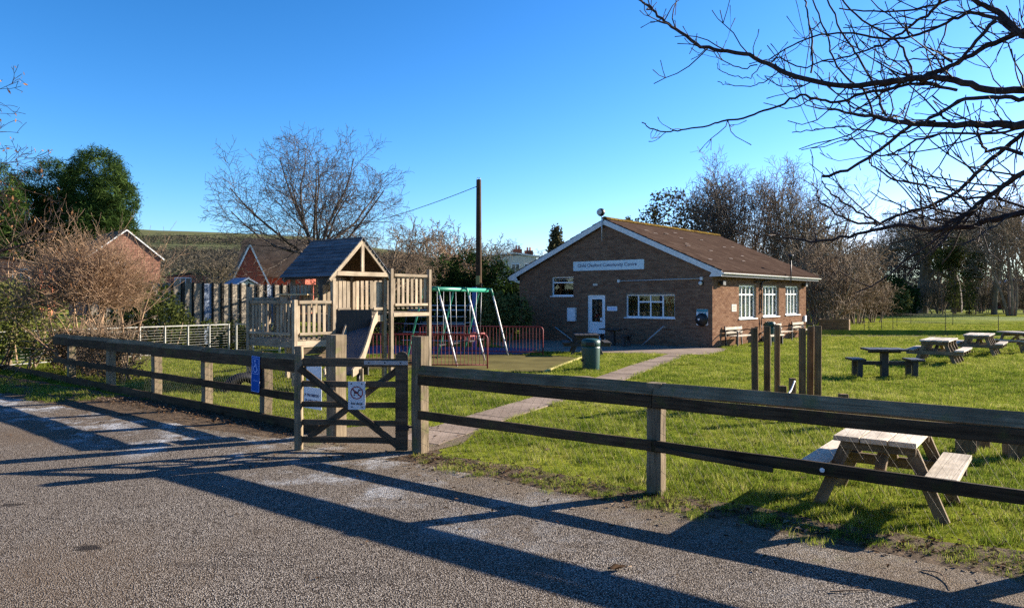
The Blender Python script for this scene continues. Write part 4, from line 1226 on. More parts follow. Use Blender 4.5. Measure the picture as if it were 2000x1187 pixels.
# ------------------------------------------------------------------ trail posts on the lawn
def trail_post(px0, px1, top, Y, label, extra=0):
    wpx = px1 - px0; X = ((px0 + px1) / 2 - 1000) / FPX * Y
    w_ = wpx / FPX * Y * .80
    h = EYE - (top - HOR) / FPX * Y
    p = V3((X, Y, 0))
    t = thing('trail_post', label, 'post', T(p), 'upright timber trail posts')
    a = math.atan2(-X, Y) * .3
    beam('post_shaft', p + V3((0, 0, -.1)), p + V3((rnd.uniform(-.012, .012), rnd.uniform(-.01, .01), h)), w_, w_, M_post, t, up=(math.sin(a) + rnd.uniform(-.05, .05), -1, 0), ch=.01)
    return t
for i, (a, b, top, Y, lab) in enumerate((
    (1468, 1482, 640, 13.0, 'leftmost of the six tall timber posts on the lawn'),
    (1492, 1505, 637, 13.2, 'second from left of the six tall timber posts on the lawn'),
    (1512, 1524, 634, 13.5, 'third from left of the six tall posts, the one with its top highest'),
    (1560, 1574, 641, 12.9, 'fourth from left of the six tall posts, left of the right hand three'),
    (1575, 1589, 637, 13.2, 'fifth from left of the six tall posts, middle of the right hand three'),
    (1590, 1604, 636, 13.0, 'rightmost of the six tall timber posts on the lawn'),
    (1519, 1536, 753, 11.2, 'short post stub in front of the tall posts, lower of the two'),
    (1540, 1555, 738, 12.2, 'short post stub between the two groups of tall posts'),
    (1639, 1659, 769, 10.7, 'lone short post stub right of the tall posts, just above the fence rail'),
    (1869, 1905, 836, 8.85, 'thick stump behind the fence right of the near picnic table'),
    (1903, 1931, 836, 9.3, 'narrower stump close behind the thick one right of the picnic table'),
    (1962, 2002, 838, 8.7, 'thick stump behind the fence at the right edge of the picture'))):
    trail_post(a, b, top, Y, lab)
q0, q1 = dp(1540, 768, 11.8), dp(1552, 744, 12.1)
t = thing('rope_loop', 'short white rope hanging between the two post stubs', 'rope', T(q0))
pipe('rope_strand', arc([q0, q0.lerp(q1, .4) + V3((0, 0, -.03)), q1], 5), .014, M_white_old, t)

# ------------------------------------------------------------------ play tower
TA, TB = V3((.622, .783, 0)), V3((-.783, .622, 0))
TM = Matrix((TA, TB, up)).transposed().to_4x4(); TM.translation = V3((-4.6, 15.5, 0))
tw = thing('play_tower', 'timber play tower with slate blue pitched roof, slatted decks and slide', 'play tower', TM)
PS = .095
def tb(name, a, b, w_, h_, mat=M_play, upv=(0, 0, 1), parent=tw, ch=.004): return beam(name, a, b, w_, h_, mat, parent, up=upv, F=TM, ch=ch)
def tpost(x, y, h): tb('post', (x, y, -.1), (x, y, h), PS, PS, upv=(0, 1, 0), ch=.008)
DL, DH, DB = 1.03, 1.55, 1.55                # low deck, high deck heights
for x, y, h in ((0, 0, 1.86), (0, 1.72, 2.15), (1.0, 1.72, 1.9), (1.0, 0, 2.42), (2.5, 0, 2.42), (1.0, 1.5, 2.42), (2.5, 1.5, 2.42), (2.62, -.10, 2.60), (3.9, -.10, 2.62), (3.9, 1.3, 2.6), (2.62, 1.3, 2.55)):
    tpost(x, y, h)
def slats(p0, p1, z0, z1, n, gap=(), w_=.095, th=.022, toprail=True, off=0.0, railmat=None):
    p0, p1 = V3((p0[0], p0[1], 0)), V3((p1[0], p1[1], 0)); d = (p1 - p0); L = d.length; d /= L; nn = V3((-d.y, d.x, 0)) * off
    for i in range(n):
        if i in gap: continue
        q = p0 + d * (L * (i + .5) / n) + nn
        tb('slat', q + V3((0, 0, z0)), q + V3((0, 0, z1 + rnd.uniform(-.008, .008))), w_, th, upv=(-d.y, d.x, 0), ch=.003)
    if toprail: tb('rail', p0 + d * .05 + V3((0, 0, z1 + .03)), p1 - d * .05 + V3((0, 0, z1 + .03)), .075, .07, railmat or M_play)
    tb('lower_rail', p0 + d * .05 + nn * -1.2 + V3((0, 0, z0 + .10)), p1 - d * .05 + nn * -1.2 + V3((0, 0, z0 + .10)), .04, .06)
# low deck: near-left face, near-right face, far side
slats((0, 1.68), (0, .04), DL, 1.78, 12, gap=(5, 6), off=.03, w_=.072)
slats((.04, 0), (.98, 0), DL, 1.78, 7, off=.03, w_=.075)
slats((0.04, 1.72), (.98, 1.72), DL, 1.85, 7, off=-.03, w_=.075)
for i in range(9): tb('deck_board', (.055 + i * .111, .05, DL - .03), (.055 + i * .111, 1.68, DL - .03), .10, .03)
tb('deck_joist', (0, 0.05, DL - .12), (0, 1.67, DL - .12), .05, .14); tb('deck_joist', (.05, 0, DL - .12), (.95, 0, DL - .12), .05, .14)
tb('ramp_board', (.05, -.03, DL - .28), (.96, -.03, DL - .26), .03, .13, M_gate); tb('ramp_board', (.05, -.035, DL - .43), (.96, -.035, DL - .40), .03, .13, M_gate)
# high deck under the roof
for i in range(10): tb('deck_board', (1.12 + i * .14, .05, DH - .03), (1.12 + i * .14, 1.45, DH - .03), .13, .03)
for a, b in (((1.05, 0), (2.45, 0)), ((1.05, 1.5), (2.45, 1.5)), ((1.0, .05), (1.0, 1.45)), ((2.5, .05), (2.5, 1.45))):
    tb('deck_joist', (*a, DH - .13), (*b, DH - .13), .05, .15)
slats((1.05, 1.5), (2.45, 1.5), DH, 2.22, 11, gap=(5,), off=-.03, toprail=False)
slats((1.05, 0), (1.50, 0), DH, 2.28, 4, off=.03, toprail=False)
slats((2.08, 0), (2.46, 0), DH, 2.28, 4, off=.03, toprail=False)
slats((1.0, .75), (1.0, 1.45), DH, 2.2, 5, off=.03, toprail=False)
# desk panel with a lit top
M_ply = mat_plain('varnished_ply', (0.58, 0.42, 0.22), 0.45)
dk = tb('desk_top', (.55, 1.35, 1.98), (.95, .75, 1.98), .40, .03, M_ply)
tb('desk_side', (.55, 1.2, 1.62), (.55, 1.2, 1.965), .25, .03, M_play, upv=(1, 0, 0))
# balcony
slats((2.66, -.10), (3.86, -.10), 1.64, 2.42, 8, gap=(), off=.03, w_=.085)
tb('deck_beam', (2.66, -.13, 1.50), (3.86, -.13, 1.50), .05, .09); tb('deck_beam', (3.9, -.05, 1.50), (3.9, 1.25, 1.50), .05, .12)
for i in range(9): tb('deck_board', (2.70 + i * .14, -.05, DB - .02), (2.70 + i * .14, 1.25, DB - .02), .125, .03)
slats((2.66, 1.3), (3.86, 1.3), 1.60, 2.40, 8, off=-.03)
# roof: ridge along local y, boards lapped like slates
MR_ = mat_wood('slate_blue_roof_board', (0.075, 0.082, 0.095), (0.17, 0.18, 0.195), grain=14)
rz0, rz1, rxm = 2.36, 3.27, 1.75
roofe = bpy.data.objects.new('roof', None); put(roofe, tw, TM @ T(rxm, .8, rz1))
nb = 10
for sgn in (-1, 1):
    xe = rxm + sgn * .92
    for i in range(nb):
        k0, k1 = i / nb, (i + .84) / nb
        x0_, x1_ = rxm + (xe - rxm) * k0, rxm + (xe - rxm) * k1
        za, zb_ = rz1 - (rz1 - rz0) * k0, rz1 - (rz1 - rz0) * k1
        mx, mz = (x0_ + x1_) / 2, (za + zb_) / 2
        nrm = V3(((rz1 - rz0), 0, .92 * 1)).normalized(); nrm.x *= sgn
        wd = math.hypot(x1_ - x0_, zb_ - za)
        tilt = nrm + V3((sgn * .16, 0, .06)) * .6
        ctr = V3((mx, 0, mz)) + nrm * .012
        tb('roof_board', ctr + V3((0, -.14, 0)), ctr + V3((0, 1.80, 0)), wd, .022, MR_, upv=tilt, parent=roofe, ch=.003)
    tb('rafter_board', (rxm, -.10, rz1 - .07), (xe, -.10, rz0 - .07), .03, .085, M_play, parent=roofe)
    tb('rafter_board', (rxm, 1.62, rz1 - .07), (xe, 1.62, rz0 - .07), .03, .085, M_play, parent=roofe)
    mb = MB(); mb.add([(rxm, -.08, rz1 - .02), (rxm, 1.7, rz1 - .02), (xe, 1.7, rz0 - .02), (xe, -.08, rz0 - .02), (rxm, -.08, rz1 - .035), (rxm, 1.7, rz1 - .035), (xe, 1.7, rz0 - .035), (xe, -.08, rz0 - .035)], [(0, 1, 2, 3), (7, 6, 5, 4), (0, 3, 7, 4), (1, 5, 6, 2), (3, 2, 6, 7), (0, 4, 5, 1)])
    mb.build('roof_deck', M_polew, roofe, TM)
tb('ridge_board', (rxm, -.15, rz1 + .02), (rxm, 1.81, rz1 + .02), .10, .025, MR_, parent=roofe)
tb('tie_beam', (1.02, -.10, 2.45), (2.48, -.10, 2.45), .04, .10, parent=roofe); tb('king_post', (rxm, -.10, 2.50), (rxm, -.10, rz1 - .14), .09, .035, upv=(0, 1, 0), parent=roofe)
tb('tie_beam', (1.02, 1.55, 2.45), (2.48, 1.55, 2.45), .04, .10, parent=roofe)
# slide coming down towards the road
sl_c = arc([V3((-3.42, 16.98, 1.40)), V3((-3.43, 16.60, 1.27)), V3((-3.45, 16.15, .92)), V3((-3.48, 15.70, .58)), V3((-3.52, 15.30, .38)), V3((-3.55, 14.95, .34))], 5)
sb, sw1, sw2 = MB(), MB(), MB()
hw = .27
def rail_sec(side_):
    mb = MB(); V = []
    for i, p in enumerate(sl_c):
        ht = .20 if i < len(sl_c) - 6 else .20 - .02 * (i - len(sl_c) + 6)
        x = p.x + side_ * hw
        V += [(x, p.y, p.z - .05), (x + side_ * .035, p.y, p.z - .05), (x + side_ * .035, p.y, p.z + ht), (x, p.y, p.z + ht)]
    n = len(sl_c)
    fs = []
    for i in range(n - 1):
        for k in range(4): fs.append((4*i + k, 4*i + (k+1) % 4, 4*i + 4 + (k+1) % 4, 4*i + 4 + k))
    fs += [(3, 2, 1, 0), tuple(4*(n-1) + k for k in range(4))]
    mb.add(V, fs); return mb
sld = MB(); V = []
for p in sl_c: V += [(p.x - hw, p.y, p.z), (p.x + hw, p.y, p.z), (p.x + hw, p.y, p.z - .02), (p.x - hw, p.y, p.z - .02)]
n = len(sl_c); fs = []
for i in range(n - 1):
    for k in range(4): fs.append((4*i + k, 4*i + (k+1) % 4, 4*i + 4 + (k+1) % 4, 4*i + 4 + k))
sld.add(V, fs)
bed = sld.build('slide_bed', M_slide, tw)
rail_sec(1).build('slide_side', M_play, tw); rail_sec(-1).build('slide_side', M_play, tw)
beam('slide_shade_board', V3((-4.02, 16.30, 1.36)), V3((-3.18, 16.62, 1.36)), .03, .56, M_recycled, tw)  # dark board standing in for the deep shade at the slide's top
for x in (-3.80, -3.16): beam('slide_leg', V3((x, 15.4, 0)), V3((x, 15.4, .42)), .06, .06, M_play, tw, up=(0, 1, 0))
# spring panel: dark board on a thin stem near the slide foot
p = gp(700, 752)
t = thing('spring_rocker', 'dark square board on a short stem behind the gate', 'spring rocker', T(p))
pipe('stem', [p, p + V3((0, 0, .25))], .04, M_iron, t)
c0 = p + V3((0, 0, .38)); MB().box((-.24, -.02, -.15), (.24, .02, .15)).build('panel_board', M_recycled, t, T(c0) @ RZ(R(-15)))
ring(.07, .1, 20).build('panel_ring', M_iron, t, T(c0 + V3((0, -.03, 0))) @ Matrix.Rotation(R(90), 4, 'X'))
# dark rocker beside the left fence
p = gp(478, 765)
t = thing('rubber_tyre_stepper', 'dark rubber tyre set upright in the grass behind the left fence', 'tyre', T(p))
for k in range(2):
    Vt = []; n1, n2 = 24, 8
    for i in range(n1):
        a = math.pi * i / (n1 - 1)
        for j in range(n2):
            b = 2 * math.pi * j / n2; rr = .34 + .09 * math.cos(b)
            Vt.append((rr * math.cos(a), .10 * math.sin(b), rr * math.sin(a) - .04))
    mb = MB(); mb.add(Vt, [(i*n2+j, i*n2+(j+1) % n2, (i+1)*n2+(j+1) % n2, (i+1)*n2+j) for i in range(n1-1) for j in range(n2)])
    mb.build('tyre_half', M_black, t, T(p + V3((-.05 + .06 * k, .26 * k, 0))) @ RZ(R(35)), smooth=True)

# ------------------------------------------------------------------ swings
B0, B1 = V3((-2.28, 20.56, 2.16)), V3((-.89, 24.56, 2.16))
bd = (B1 - B0).normalized(); bn = V3((bd.y, -bd.x, 0))    # towards the right
sg = thing('swing_set', 'green beamed swing set with silver front legs and four swings', 'swing set', T(B0.lerp(B1, .5) * V3((1, 1, 0)) if False else V3(((B0.x + B1.x) / 2, (B0.y + B1.y) / 2, 0))))
pipe('top_beam', [B0 - bd * .2, B1 + bd * .15], .065, M_green_paint, sg, 12)
for k in (0, .5, 1):
    c = B0.lerp(B1, k)
    g0 = c * 1; g0.z = 0
    ap = arc([c + V3((0, 0, .03)), c + bn * .17 + V3((0, 0, .02)), c + bn * .27 + V3((0, 0, -.18)), g0 + bn * .80], 6)
    pipe('leg_bend', ap[:13], .031, M_green_paint, sg, 10); pipe('leg', ap[12:], .028, M_galv, sg, 10)
    pipe('leg', arc([c + V3((0, 0, .03)), c - bn * .17 + V3((0, 0, .02)), c - bn * .27 + V3((0, 0, -.18)), g0 - bn * .80], 5), .028, M_green_paint, sg, 10)
def swing(k, cradle, lean):
    c = B0.lerp(B1, k); w_ = .22
    seat_z = .55
    so = bn * lean
    for s_ in (-1, 1):
        top_ = c + bd * (w_ * s_) + V3((0, 0, -.07)); bot = c + bd * (w_ * s_ * .9) + so; bot.z = seat_z + (.22 if cradle else .0)
        pipe('swing_chain', [top_, bot], .009, M_galv, sg, 6)
    cc = c + so; cc.z = seat_z
    Ms = T(cc) @ RZ(math.atan2(bd.y, bd.x))
    if cradle:
        MB().box((-.20, -.16, -.02), (.20, .16, .02)).build('swing_seat', M_black, sg, Ms)
        cr = MB()
        for s_ in (-1, 1): cr.box((-.21, s_ * .16 - .015, .14), (.21, s_ * .16 + .015, .22)); cr.box((s_ * .2 - .015, -.145, .14), (s_ * .2 + .015, .145, .22))
        for s_ in (-1, 1):
            for q in (-1, 1): cr.box((s_ * .2 - .012, q * .15 - .012, .02), (s_ * .2 + .012, q * .15 + .012, .14))
        cr.build('cradle_frame', M_red_paint, sg, Ms)
    else:
        MB().box((-.22, -.08, -.015), (.22, .08, .015)).build('swing_seat', M_black, sg, Ms)
swing(.15, False, .0); swing(.36, False, .05); swing(.63, True, 0); swing(.86, True, -.03)

# red hooped railings
def red_railing(label, A, B, h, n):
    t = thing('hoop_railing', label, 'railing', T(A.lerp(B, .5)), 'red playground railings')
    d = (B - A).normalized(); zz = V3((0, 0, 1))
    pipe('frame', [A + zz * 0] + [A + zz * (h - .10), A + zz * (h - .03) + d * .03, A + zz * h + d * .10, B + zz * h - d * .10, B + zz * (h - .03) - d * .03, B + zz * (h - .10), B + zz * 0], .02, M_red_paint, t, 8)
    pipe('lower_rail', [A + zz * .10, B + zz * .10], .018, M_red_paint, t, 8)
    L = (B - A).length
    V, Fq = tube_arrays([(np.array([(0, 0, .1), (0, 0, h)]), np.array([.0085, .0085]))], 6)
    me = mesh_np('bar', V, Fq, M_red_paint, True)
    for i in range(1, n):
        obj('bar', me, t, T(A + d * (L * i / n)))
red_railing('red hooped railing nearest the fence, in front of the swings', V3((-4.2, 19.95, 0)), V3((-.66, 19.7, 0)), .92, 34)
red_railing('red hooped railing farther off, ending before the hall front', V3((-3.2, 25.4, 0)), V3((1.03, 24.35, 0)), .94, 38)
red_railing('red hooped railing at the back of the play area', V3((-6.6, 28.6, 0)), V3((-3.5, 27.6, 0)), .94, 26)

# climbing frame: arched side tubes with rungs, blue panel
cM = T(-2.6, 27.6, 0) @ RZ(R(-16))
cf = thing('climbing_frame', 'arched climbing frame with horizontal rungs and a blue panel behind the swings', 'climbing frame', cM)
for x in (-1.2, -.05, 1.1):
    pipe('arch_tube', arc([(x, -1.0, 0), (x, -.75, 1.0), (x, -.3, 1.62), (x, .3, 1.62), (x, .75, 1.0), (x, 1.0, 0)], 5), .025, M_iron, cf, F=cM)
for z, y in ((.35, -.95), (.65, -.88), (.95, -.78), (1.22, -.60), (1.45, -.42), (1.62, -.2), (1.62, .2), (1.45, .42), (.95, .78)):
    pipe('rung', [(-1.25, y, z), (1.15, y, z)], .016, M_galv, cf, F=cM)
beam('blue_panel', (1.42, -.5, 0), (1.42, -.5, 2.3), .17, .04, M_blue_panel, cf, up=(0, 1, 0), F=cM)

# ------------------------------------------------------------------ pale mesh railing at the back left
wr = thing('mesh_railing', 'pale grey metal railing with horizontal wires behind the left fence', 'railing', T(-11.7, 23, 0))
nodes = [V3((-13.6, 19.2, 0)), V3((-12.7, 20.9, 0))] + [on_line(px, V3((-12.7, 20.9, 0)), V3((-9.6, 25.3, 0))) for px in (218, 273, 322, 367, 409, 447)]
def rail_panel(a, b, h=1.0):
    zz = V3((0, 0, 1)); d = (b - a).normalized()
    beam('top_bar', a + zz * h, b + zz * h, .05, .035, M_rail_white, wr); beam('bottom_bar', a + zz * .12, b + zz * .12, .03, .025, M_rail_white, wr)
    polys = [(np.array([tuple(a + zz * z), tuple(b + zz * z)]), np.full(2, .0045)) for z in [.2 + .085 * k for k in range(9)]]
    o = tubes('wire_lines', polys, 4, M_rail_white, wr)
for i, p in enumerate(nodes): beam('post', p, p + V3((0, 0, 1.02)), .05, .05, M_rail_white, wr, up=(0, 1, 0))
for a, b in zip(nodes[:-1], nodes[1:]): rail_panel(a + (b - a).normalized() * .03, b - (b - a).normalized() * .03)
wg = [V3((-9.55, 25.35, 0)), V3((-8.95, 25.3, 0)), V3((-8.0, 25.2, 0))]
for p in wg: beam('post', p, p + V3((0, 0, 1.02)), .06, .06, M_rail_white, wr, up=(0, 1, 0))
for a, b in zip(wg[:-1], wg[1:]): rail_panel(a + V3((.04, 0, 0)), b - V3((.04, 0, 0)))

# tall concrete panel wall with dark posts
CA, CB = V3((-14.6, 25.2, 0)), V3((-9.9, 33.6, 0))
cd = (CB - CA).normalized(); cn = V3((cd.y, -cd.x, 0)); cL = (CB - CA).length
cw = thing('concrete_panel_wall', 'tall grey concrete panel wall with dark upright posts, behind the pale railing', 'wall', T(CA.lerp(CB, .5)))
npn = 21
for i in range(npn + 1):
    p = CA + cd * (cL * i / npn); wd = .12 if i % 4 == 0 else .055
    beam('upright', p + cn * .06 + V3((0, 0, -.05)), p + cn * .06 + V3((0, 0, 2.53 + rnd.uniform(-.02, .02))), wd, .10, M_concrete_dark, cw, up=cn)
for i in range(npn):
    a, b = CA + cd * (cL * (i + .06) / npn), CA + cd * (cL * (i + .94) / npn)
    for k in range(4):
        beam('wall_panel', a + V3((0, 0, .31 + k * .62)), b + V3((0, 0, .31 + k * .62)), .05, .612, M_concrete if i % 7 != 3 else M_shed, cw, ch=.004)

# ------------------------------------------------------------------ telegraph pole and lines
PP = V3(((935 - 1000) / FPX * 33.0, 33.0, 0))
pt_ = thing('telegraph_pole', 'tall dark wooden telegraph pole behind the swings', 'pole', T(PP))
htop = EYE + (HOR - 352) / FPX * 33
tubes('pole_shaft', [(np.array([tuple(PP + V3((0, 0, z))) for z in (-.2, htop * .5, htop)]), np.array([.15, .135, .11]))], 14, M_polew, pt_)
MB().lathe([(.0, 0), (.10, 0), (.105, .02), (.02, .05)], 12).build('pole_cap', M_iron, pt_, T(PP + V3((0, 0, htop))))
pipe('top_loop', arc([PP + V3((-.08, 0, htop)), PP + V3((-.06, 0, htop + .10)), PP + V3((.06, 0, htop + .10)), PP + V3((.08, 0, htop))], 5), .012, M_galv, pt_)
pipe('cable_guard', [PP + V3((.14, -.08, 0)), PP + V3((.13, -.08, 2.6))], .03, mat_plain('orange_cable_guard', (.42, .19, .07), .6), pt_)
MB().box((-.12, -.18, 2.5), (.06, -.12, 2.9)).build('warning_plate', mat_plain('faded_yellow_plate', (.33, .28, .09), .6), pt_, T(PP))
ins = PP + V3((-.13, 0, htop - .30))
beam('bracket', PP + V3((0, 0, htop - .28)), ins, .04, .04, M_iron, pt_)
far_end = dp(262, 449, 60)
def cable(label, a, b, sag_, r=.018, n=24):
    t = thing('overhead_cable', label, 'cable', T(a.lerp(b, .5)))
    pts = [a.lerp(b, k / n) + V3((0, 0, -4 * sag_ * (k / n) * (1 - k / n))) for k in range(n + 1)]
    pipe('cable_strand', pts, r, M_black, t, 5)
cable('thick black overhead cable from the pole top down towards the bare tree', ins, dp(470, 452, 58), 1.0, .016)
cable('thin overhead line crossing the sky left of the bare tree', dp(20, 452, 66), dp(520, 455, 62), .35, .022)
cable('faint lower overhead line crossing in front of the hill', dp(240, 474, 66), dp(560, 482, 60), .2, .012)

# ------------------------------------------------------------------ houses behind
def house(label, M, W, D, ze, zr, wallm, roofm, wins=(), chimneys=(), barge=True, ridge_along='y', name='house'):
    """gable on the local x axis facing -y, ridge along y"""
    t = thing(name, label, 'house', M)
    wb = MB(); wb.add([(-W/2, 0, 0), (W/2, 0, 0), (W/2, 0, ze), (0, 0, zr - .12), (-W/2, 0, ze), (-W/2, D, 0), (W/2, D, 0), (W/2, D, ze), (0, D, zr - .12), (-W/2, D, ze)],
                      [(0, 1, 2, 3, 4), (9, 8, 7, 6, 5), (1, 6, 7, 2), (5, 0, 4, 9), (2, 7, 8, 3), (3, 8, 9, 4)])
    wl = wb.build('wall', wallm, t, M)
    rf = MB(); o_ = .35; k = (zr - ze) / (W / 2)
    for s_ in (-1, 1):
        xe = s_ * (W/2 + o_); z_e = ze - k * o_
        rf.add([(0, -.15, zr), (0, D + .15, zr), (xe, D + .15, z_e), (xe, -.15, z_e), (0, -.15, zr + .14), (0, D + .15, zr + .14), (xe, D + .15, z_e + .14), (xe, -.15, z_e + .14)], [(0, 1, 2, 3), (7, 6, 5, 4), (0, 3, 7, 4), (1, 5, 6, 2), (3, 2, 6, 7)])
    ro = rf.build('roof', roofm, t, M)
    if barge:
        for s_ in (-1, 1):
            beam('barge_board', (0, -.18, zr + .02), (s_ * (W/2 + o_), -.18, ze - k * o_ + .02), .04, .13, M_white_old, t, F=M, ch=0)
            MB().lathe([(.07, 0), (.07, D)], 8).build('gutter', M_white, t, M @ T(s_ * (W/2 + o_ + .05), 0, ze - k * o_ + .03) @ Matrix.Rotation(R(-90), 4, 'X'))
    for face, x, z, w_, h_ in wins:
        Mw = M @ (T(x, -.04, z) if face == 'f' else (T(W/2 + .04, x, z) @ RZ(R(90)) if face == 'r' else T(-W/2 - .04, x, z) @ RZ(R(-90))))
        wo = MB().box((-w_/2, -.03, 0), (w_/2, .02, h_)).build('window', M_white, t, Mw)
        npn_ = max(1, round(w_ / .6))
        for i in range(npn_):
            a = -w_/2 + .06 + (w_ - .06) * i / npn_; b = a + (w_ - .06) / npn_ - .06
            MB().box((a, -.04, .07), (b, -.031, h_ - .07)).build('pane', M_black if False else M_winfar, wo, Mw)
    for x, y, h_ in chimneys:
        ch = MB().box((x - .35, y - .3, zr - 1.2), (x + .35, y + .3, zr + h_)).build('chimney', M_brick_red, ro, M)
        for q in (-.15, .15): MB().lathe([(.11, 0), (.09, .35)], 8).build('chimney_pot', M_render, ro, M @ T(x + q, y, zr + h_))
    return t
M_winfar = mat_plain('dark_reflective_pane', (0.05, 0.06, 0.075), 0.08, spec=0.6)
def hwall(name, base, a, b):
    m = NT(name); v = m.coord()
    br = m.n('TexBrick'); m.l(m.coord('Object', (1, 1, 1)), br.inputs['Vector'])
    br.inputs['Scale'].default_value = 1.0; br.inputs['Brick Width'].default_value = .45; br.inputs['Row Height'].default_value = .30
    br.inputs['Mortar Size'].default_value = .02; br.inputs['Color1'].default_value = c4(a); br.inputs['Color2'].default_value = c4(b); br.inputs['Mortar'].default_value = c4(base)
    tc = m.n('TexCoord'); mp = m.n('Mapping'); mp.inputs['Rotation'].default_value = (R(90), 0, 0); m.l(tc.outputs['Object'], mp.inputs[0]); m.l(mp.outputs[0], br.inputs['Vector'])
    m.col(br.outputs[0]); m.rough(.9, .15); return m.m
M_tilehung = hwall('tile_hung_gable', (.09, .045, .032), (.31, .165, .11), (.22, .105, .07))
M_redwall = hwall('red_brick_gable', (.24, .085, .055), (.30, .075, .045), (.25, .065, .04))
M_orangewall = hwall('orange_brick_house', (.42, .24, .17), (.46, .17, .09), (.40, .14, .08))

hA = house('house with tile hung brown gable and white barge boards left of the hill', T((247 - 1000) / FPX * 80, 80, 0) @ RZ(R(44)), 7.0, 9, 6.5, 9.3, M_tilehung, M_slate, wins=(('f', -.8, 4.6, 1.3, 1.2), ('r', 2.5, 3.5, 1.4, 1.2)))
hB = house('house with red brick gable and mossy brown roof left of the play tower', T((488 - 1000) / FPX * 64, 64, 0) @ RZ(R(24)), 2.4, 6, 3.9, 6.55, M_redwall, M_slate, wins=(('f', 0, 2.6, .6, .8),), chimneys=())
hB2 = house('long house with mossy brown roof slope behind the play tower roof', T((607 - 1000) / FPX * 74, 74, 0) @ RZ(R(90 + 8)), 8.0, 6.4, 4.1, 7.7, M_redwall, M_slate, barge=False)
hC = house('orange brick house with white window at the left edge', T((8 - 1000) / FPX * 60, 60, 0) @ RZ(R(20)), 5, 6, 4.6, 5.2, M_orangewall, M_slate, wins=(('f', 1.2, 3.0, 1.2, 1.3), ('r', 2.0, 3.0, 1.6, 1.3)), barge=False)
hE = house('low brick bungalow with two white windows behind the concrete wall', T((378 - 1000) / FPX * 75, 75, 0) @ RZ(R(12)), 5.2, 5, 4.0, 4.45, M_orangewall, M_slate, wins=(('f', -1.0, 2.9, 1.6, 1.1), ('f', 1.6, 2.9, .7, 1.1)), barge=False)
hF = house('small pale gabled shed behind the concrete wall', T((441 - 1000) / FPX * 66, 66, 0) @ RZ(R(16)), 2.6, 4, 3.3, 4.1, M_cream, M_shed, barge=False, name='shed')
hG = house('blue grey roofed outbuilding beside the red gable', T((484 - 1000) / FPX * 58, 58, 0) @ RZ(R(40)), 2.4, 3, 2.7, 3.4, M_cream, M_shed, barge=False, name='outbuilding')
hH = house('white fronted house with two chimneys behind the left end of the hall', T((1003 - 1000) / FPX * 72, 72, 0) @ RZ(R(24)), 5.0, 6, 6.0, 6.25, M_cream, M_white_old, wins=(('f', -1.4, 4.0, .9, 1.3), ('f', .2, 4.0, .9, 1.3), ('f', 1.6, 4.0, .9, 1.3), ('f', -1.4, 1.5, .9, 1.3), ('f', .9, 1.5, 1.2, 1.3)), chimneys=((.9, 1.0, .55), (2.6, 2.0, .5)), barge=False)
hI = house('pink rendered lean to at the left end of the hall', T((1006 - 1000) / FPX * 44, 44, 0) @ RZ(R(10)), 1.6, 4, 2.6, 2.85, M_render, M_white_old, barge=False, name='outbuilding')
hJ = house('far blue roofed barn glimpsed through the right hand trees', T((1985 - 1000) / FPX * 130, 130, 0) @ RZ(R(-20)), 14, 9, 3.2, 5.2, M_redwall, M_shed, barge=False, name='barn')

# ------------------------------------------------------------------ trees
def grow(rng, p, d, L, r, lvl, P, out):
    n = P['n'][lvl]; pts = [p.copy()]; rad = [r]; q = p.copy(); dv = d.normalized(); st = L / (n - 1)
    for i in range(1, n):
        wv = P['wander'][lvl]
        dv = (dv + V3((rng.gauss(0, wv), rng.gauss(0, wv), rng.gauss(0, wv))) + V3((0, 0, P['up'][lvl]))).normalized()
        q = q + dv * st; pts.append(q.copy()); rad.append(max(P['rmin'], r * (1 - (1 - P['taper'][lvl]) * i / (n - 1))))
    out[lvl].append((np.array([tuple(v) for v in pts]), np.array(rad)))
    if lvl + 1 >= P['levels']: return
    nc = P['kids'][lvl]; nc = int(nc) + (1 if rng.random() < nc - int(nc) else 0)
    az0 = rng.uniform(0, 6.28)
    for c in range(nc):
        t0 = P['t0'][lvl]; t = t0 + (1 - t0) * ((c + rng.random()) / nc)
        k = min(n - 2, int(t * (n - 1))); f = t * (n - 1) - k
        b = pts[k].lerp(pts[k + 1], f); dd = (pts[k + 1] - pts[k]).normalized()
        a = R(rng.uniform(*P['ang'][lvl])); az = az0 + c * 2.4 + rng.uniform(-.5, .5)
        s = dd.orthogonal().normalized(); s2 = dd.cross(s)
        nd_ = dd * math.cos(a) + (s * math.cos(az) + s2 * math.sin(az)) * math.sin(a)
        if P.get('flat') and lvl >= 1: nd_.z *= P['flat']
        ln = L * rng.uniform(*P['lr'][lvl]) * (1.0 - P['short'][lvl] * (t - t0))
        grow(rng, b, nd_, ln, max(P['rmin'], (r * (1 - (1 - P['taper'][lvl]) * t)) * P['rr'][lvl]), lvl + 1, P, out)

def tree_meshes(seed, P, trunkL, trunkR, lean=(0, 0, 1)):
    rng = random.Random(seed); out = [[] for _ in range(P['levels'])]
    for s_ in P.get('stems', [((0, 0, 0), lean, 1.0)]):
        grow(rng, V3(s_[0]), V3(s_[1]), trunkL * s_[2], trunkR * s_[2], 0, P, out)
    ks = P.get('trunk_levels', 1)
    trunk = [x for l in out[:ks] for x in l]; rest = [x for l in out[ks:] for x in l]
    return trunk, rest, out

def tree_from(name, label, M, trunk, rest, bark, twig=None, group=None, leaves=None, leafmat=None, tsides=9, csides=3):
    t = thing(name, label, 'tree', M, group)
    V, F = tube_arrays(trunk, tsides); obj('trunk', mesh_np('trunk', V, F, bark, True), t, M)
    V, F = tube_arrays(rest, csides); obj('crown', mesh_np('crown', V, F, twig or bark, True), t, M)
    if leaves is not None: obj('foliage', leaves, t, M)
    return t

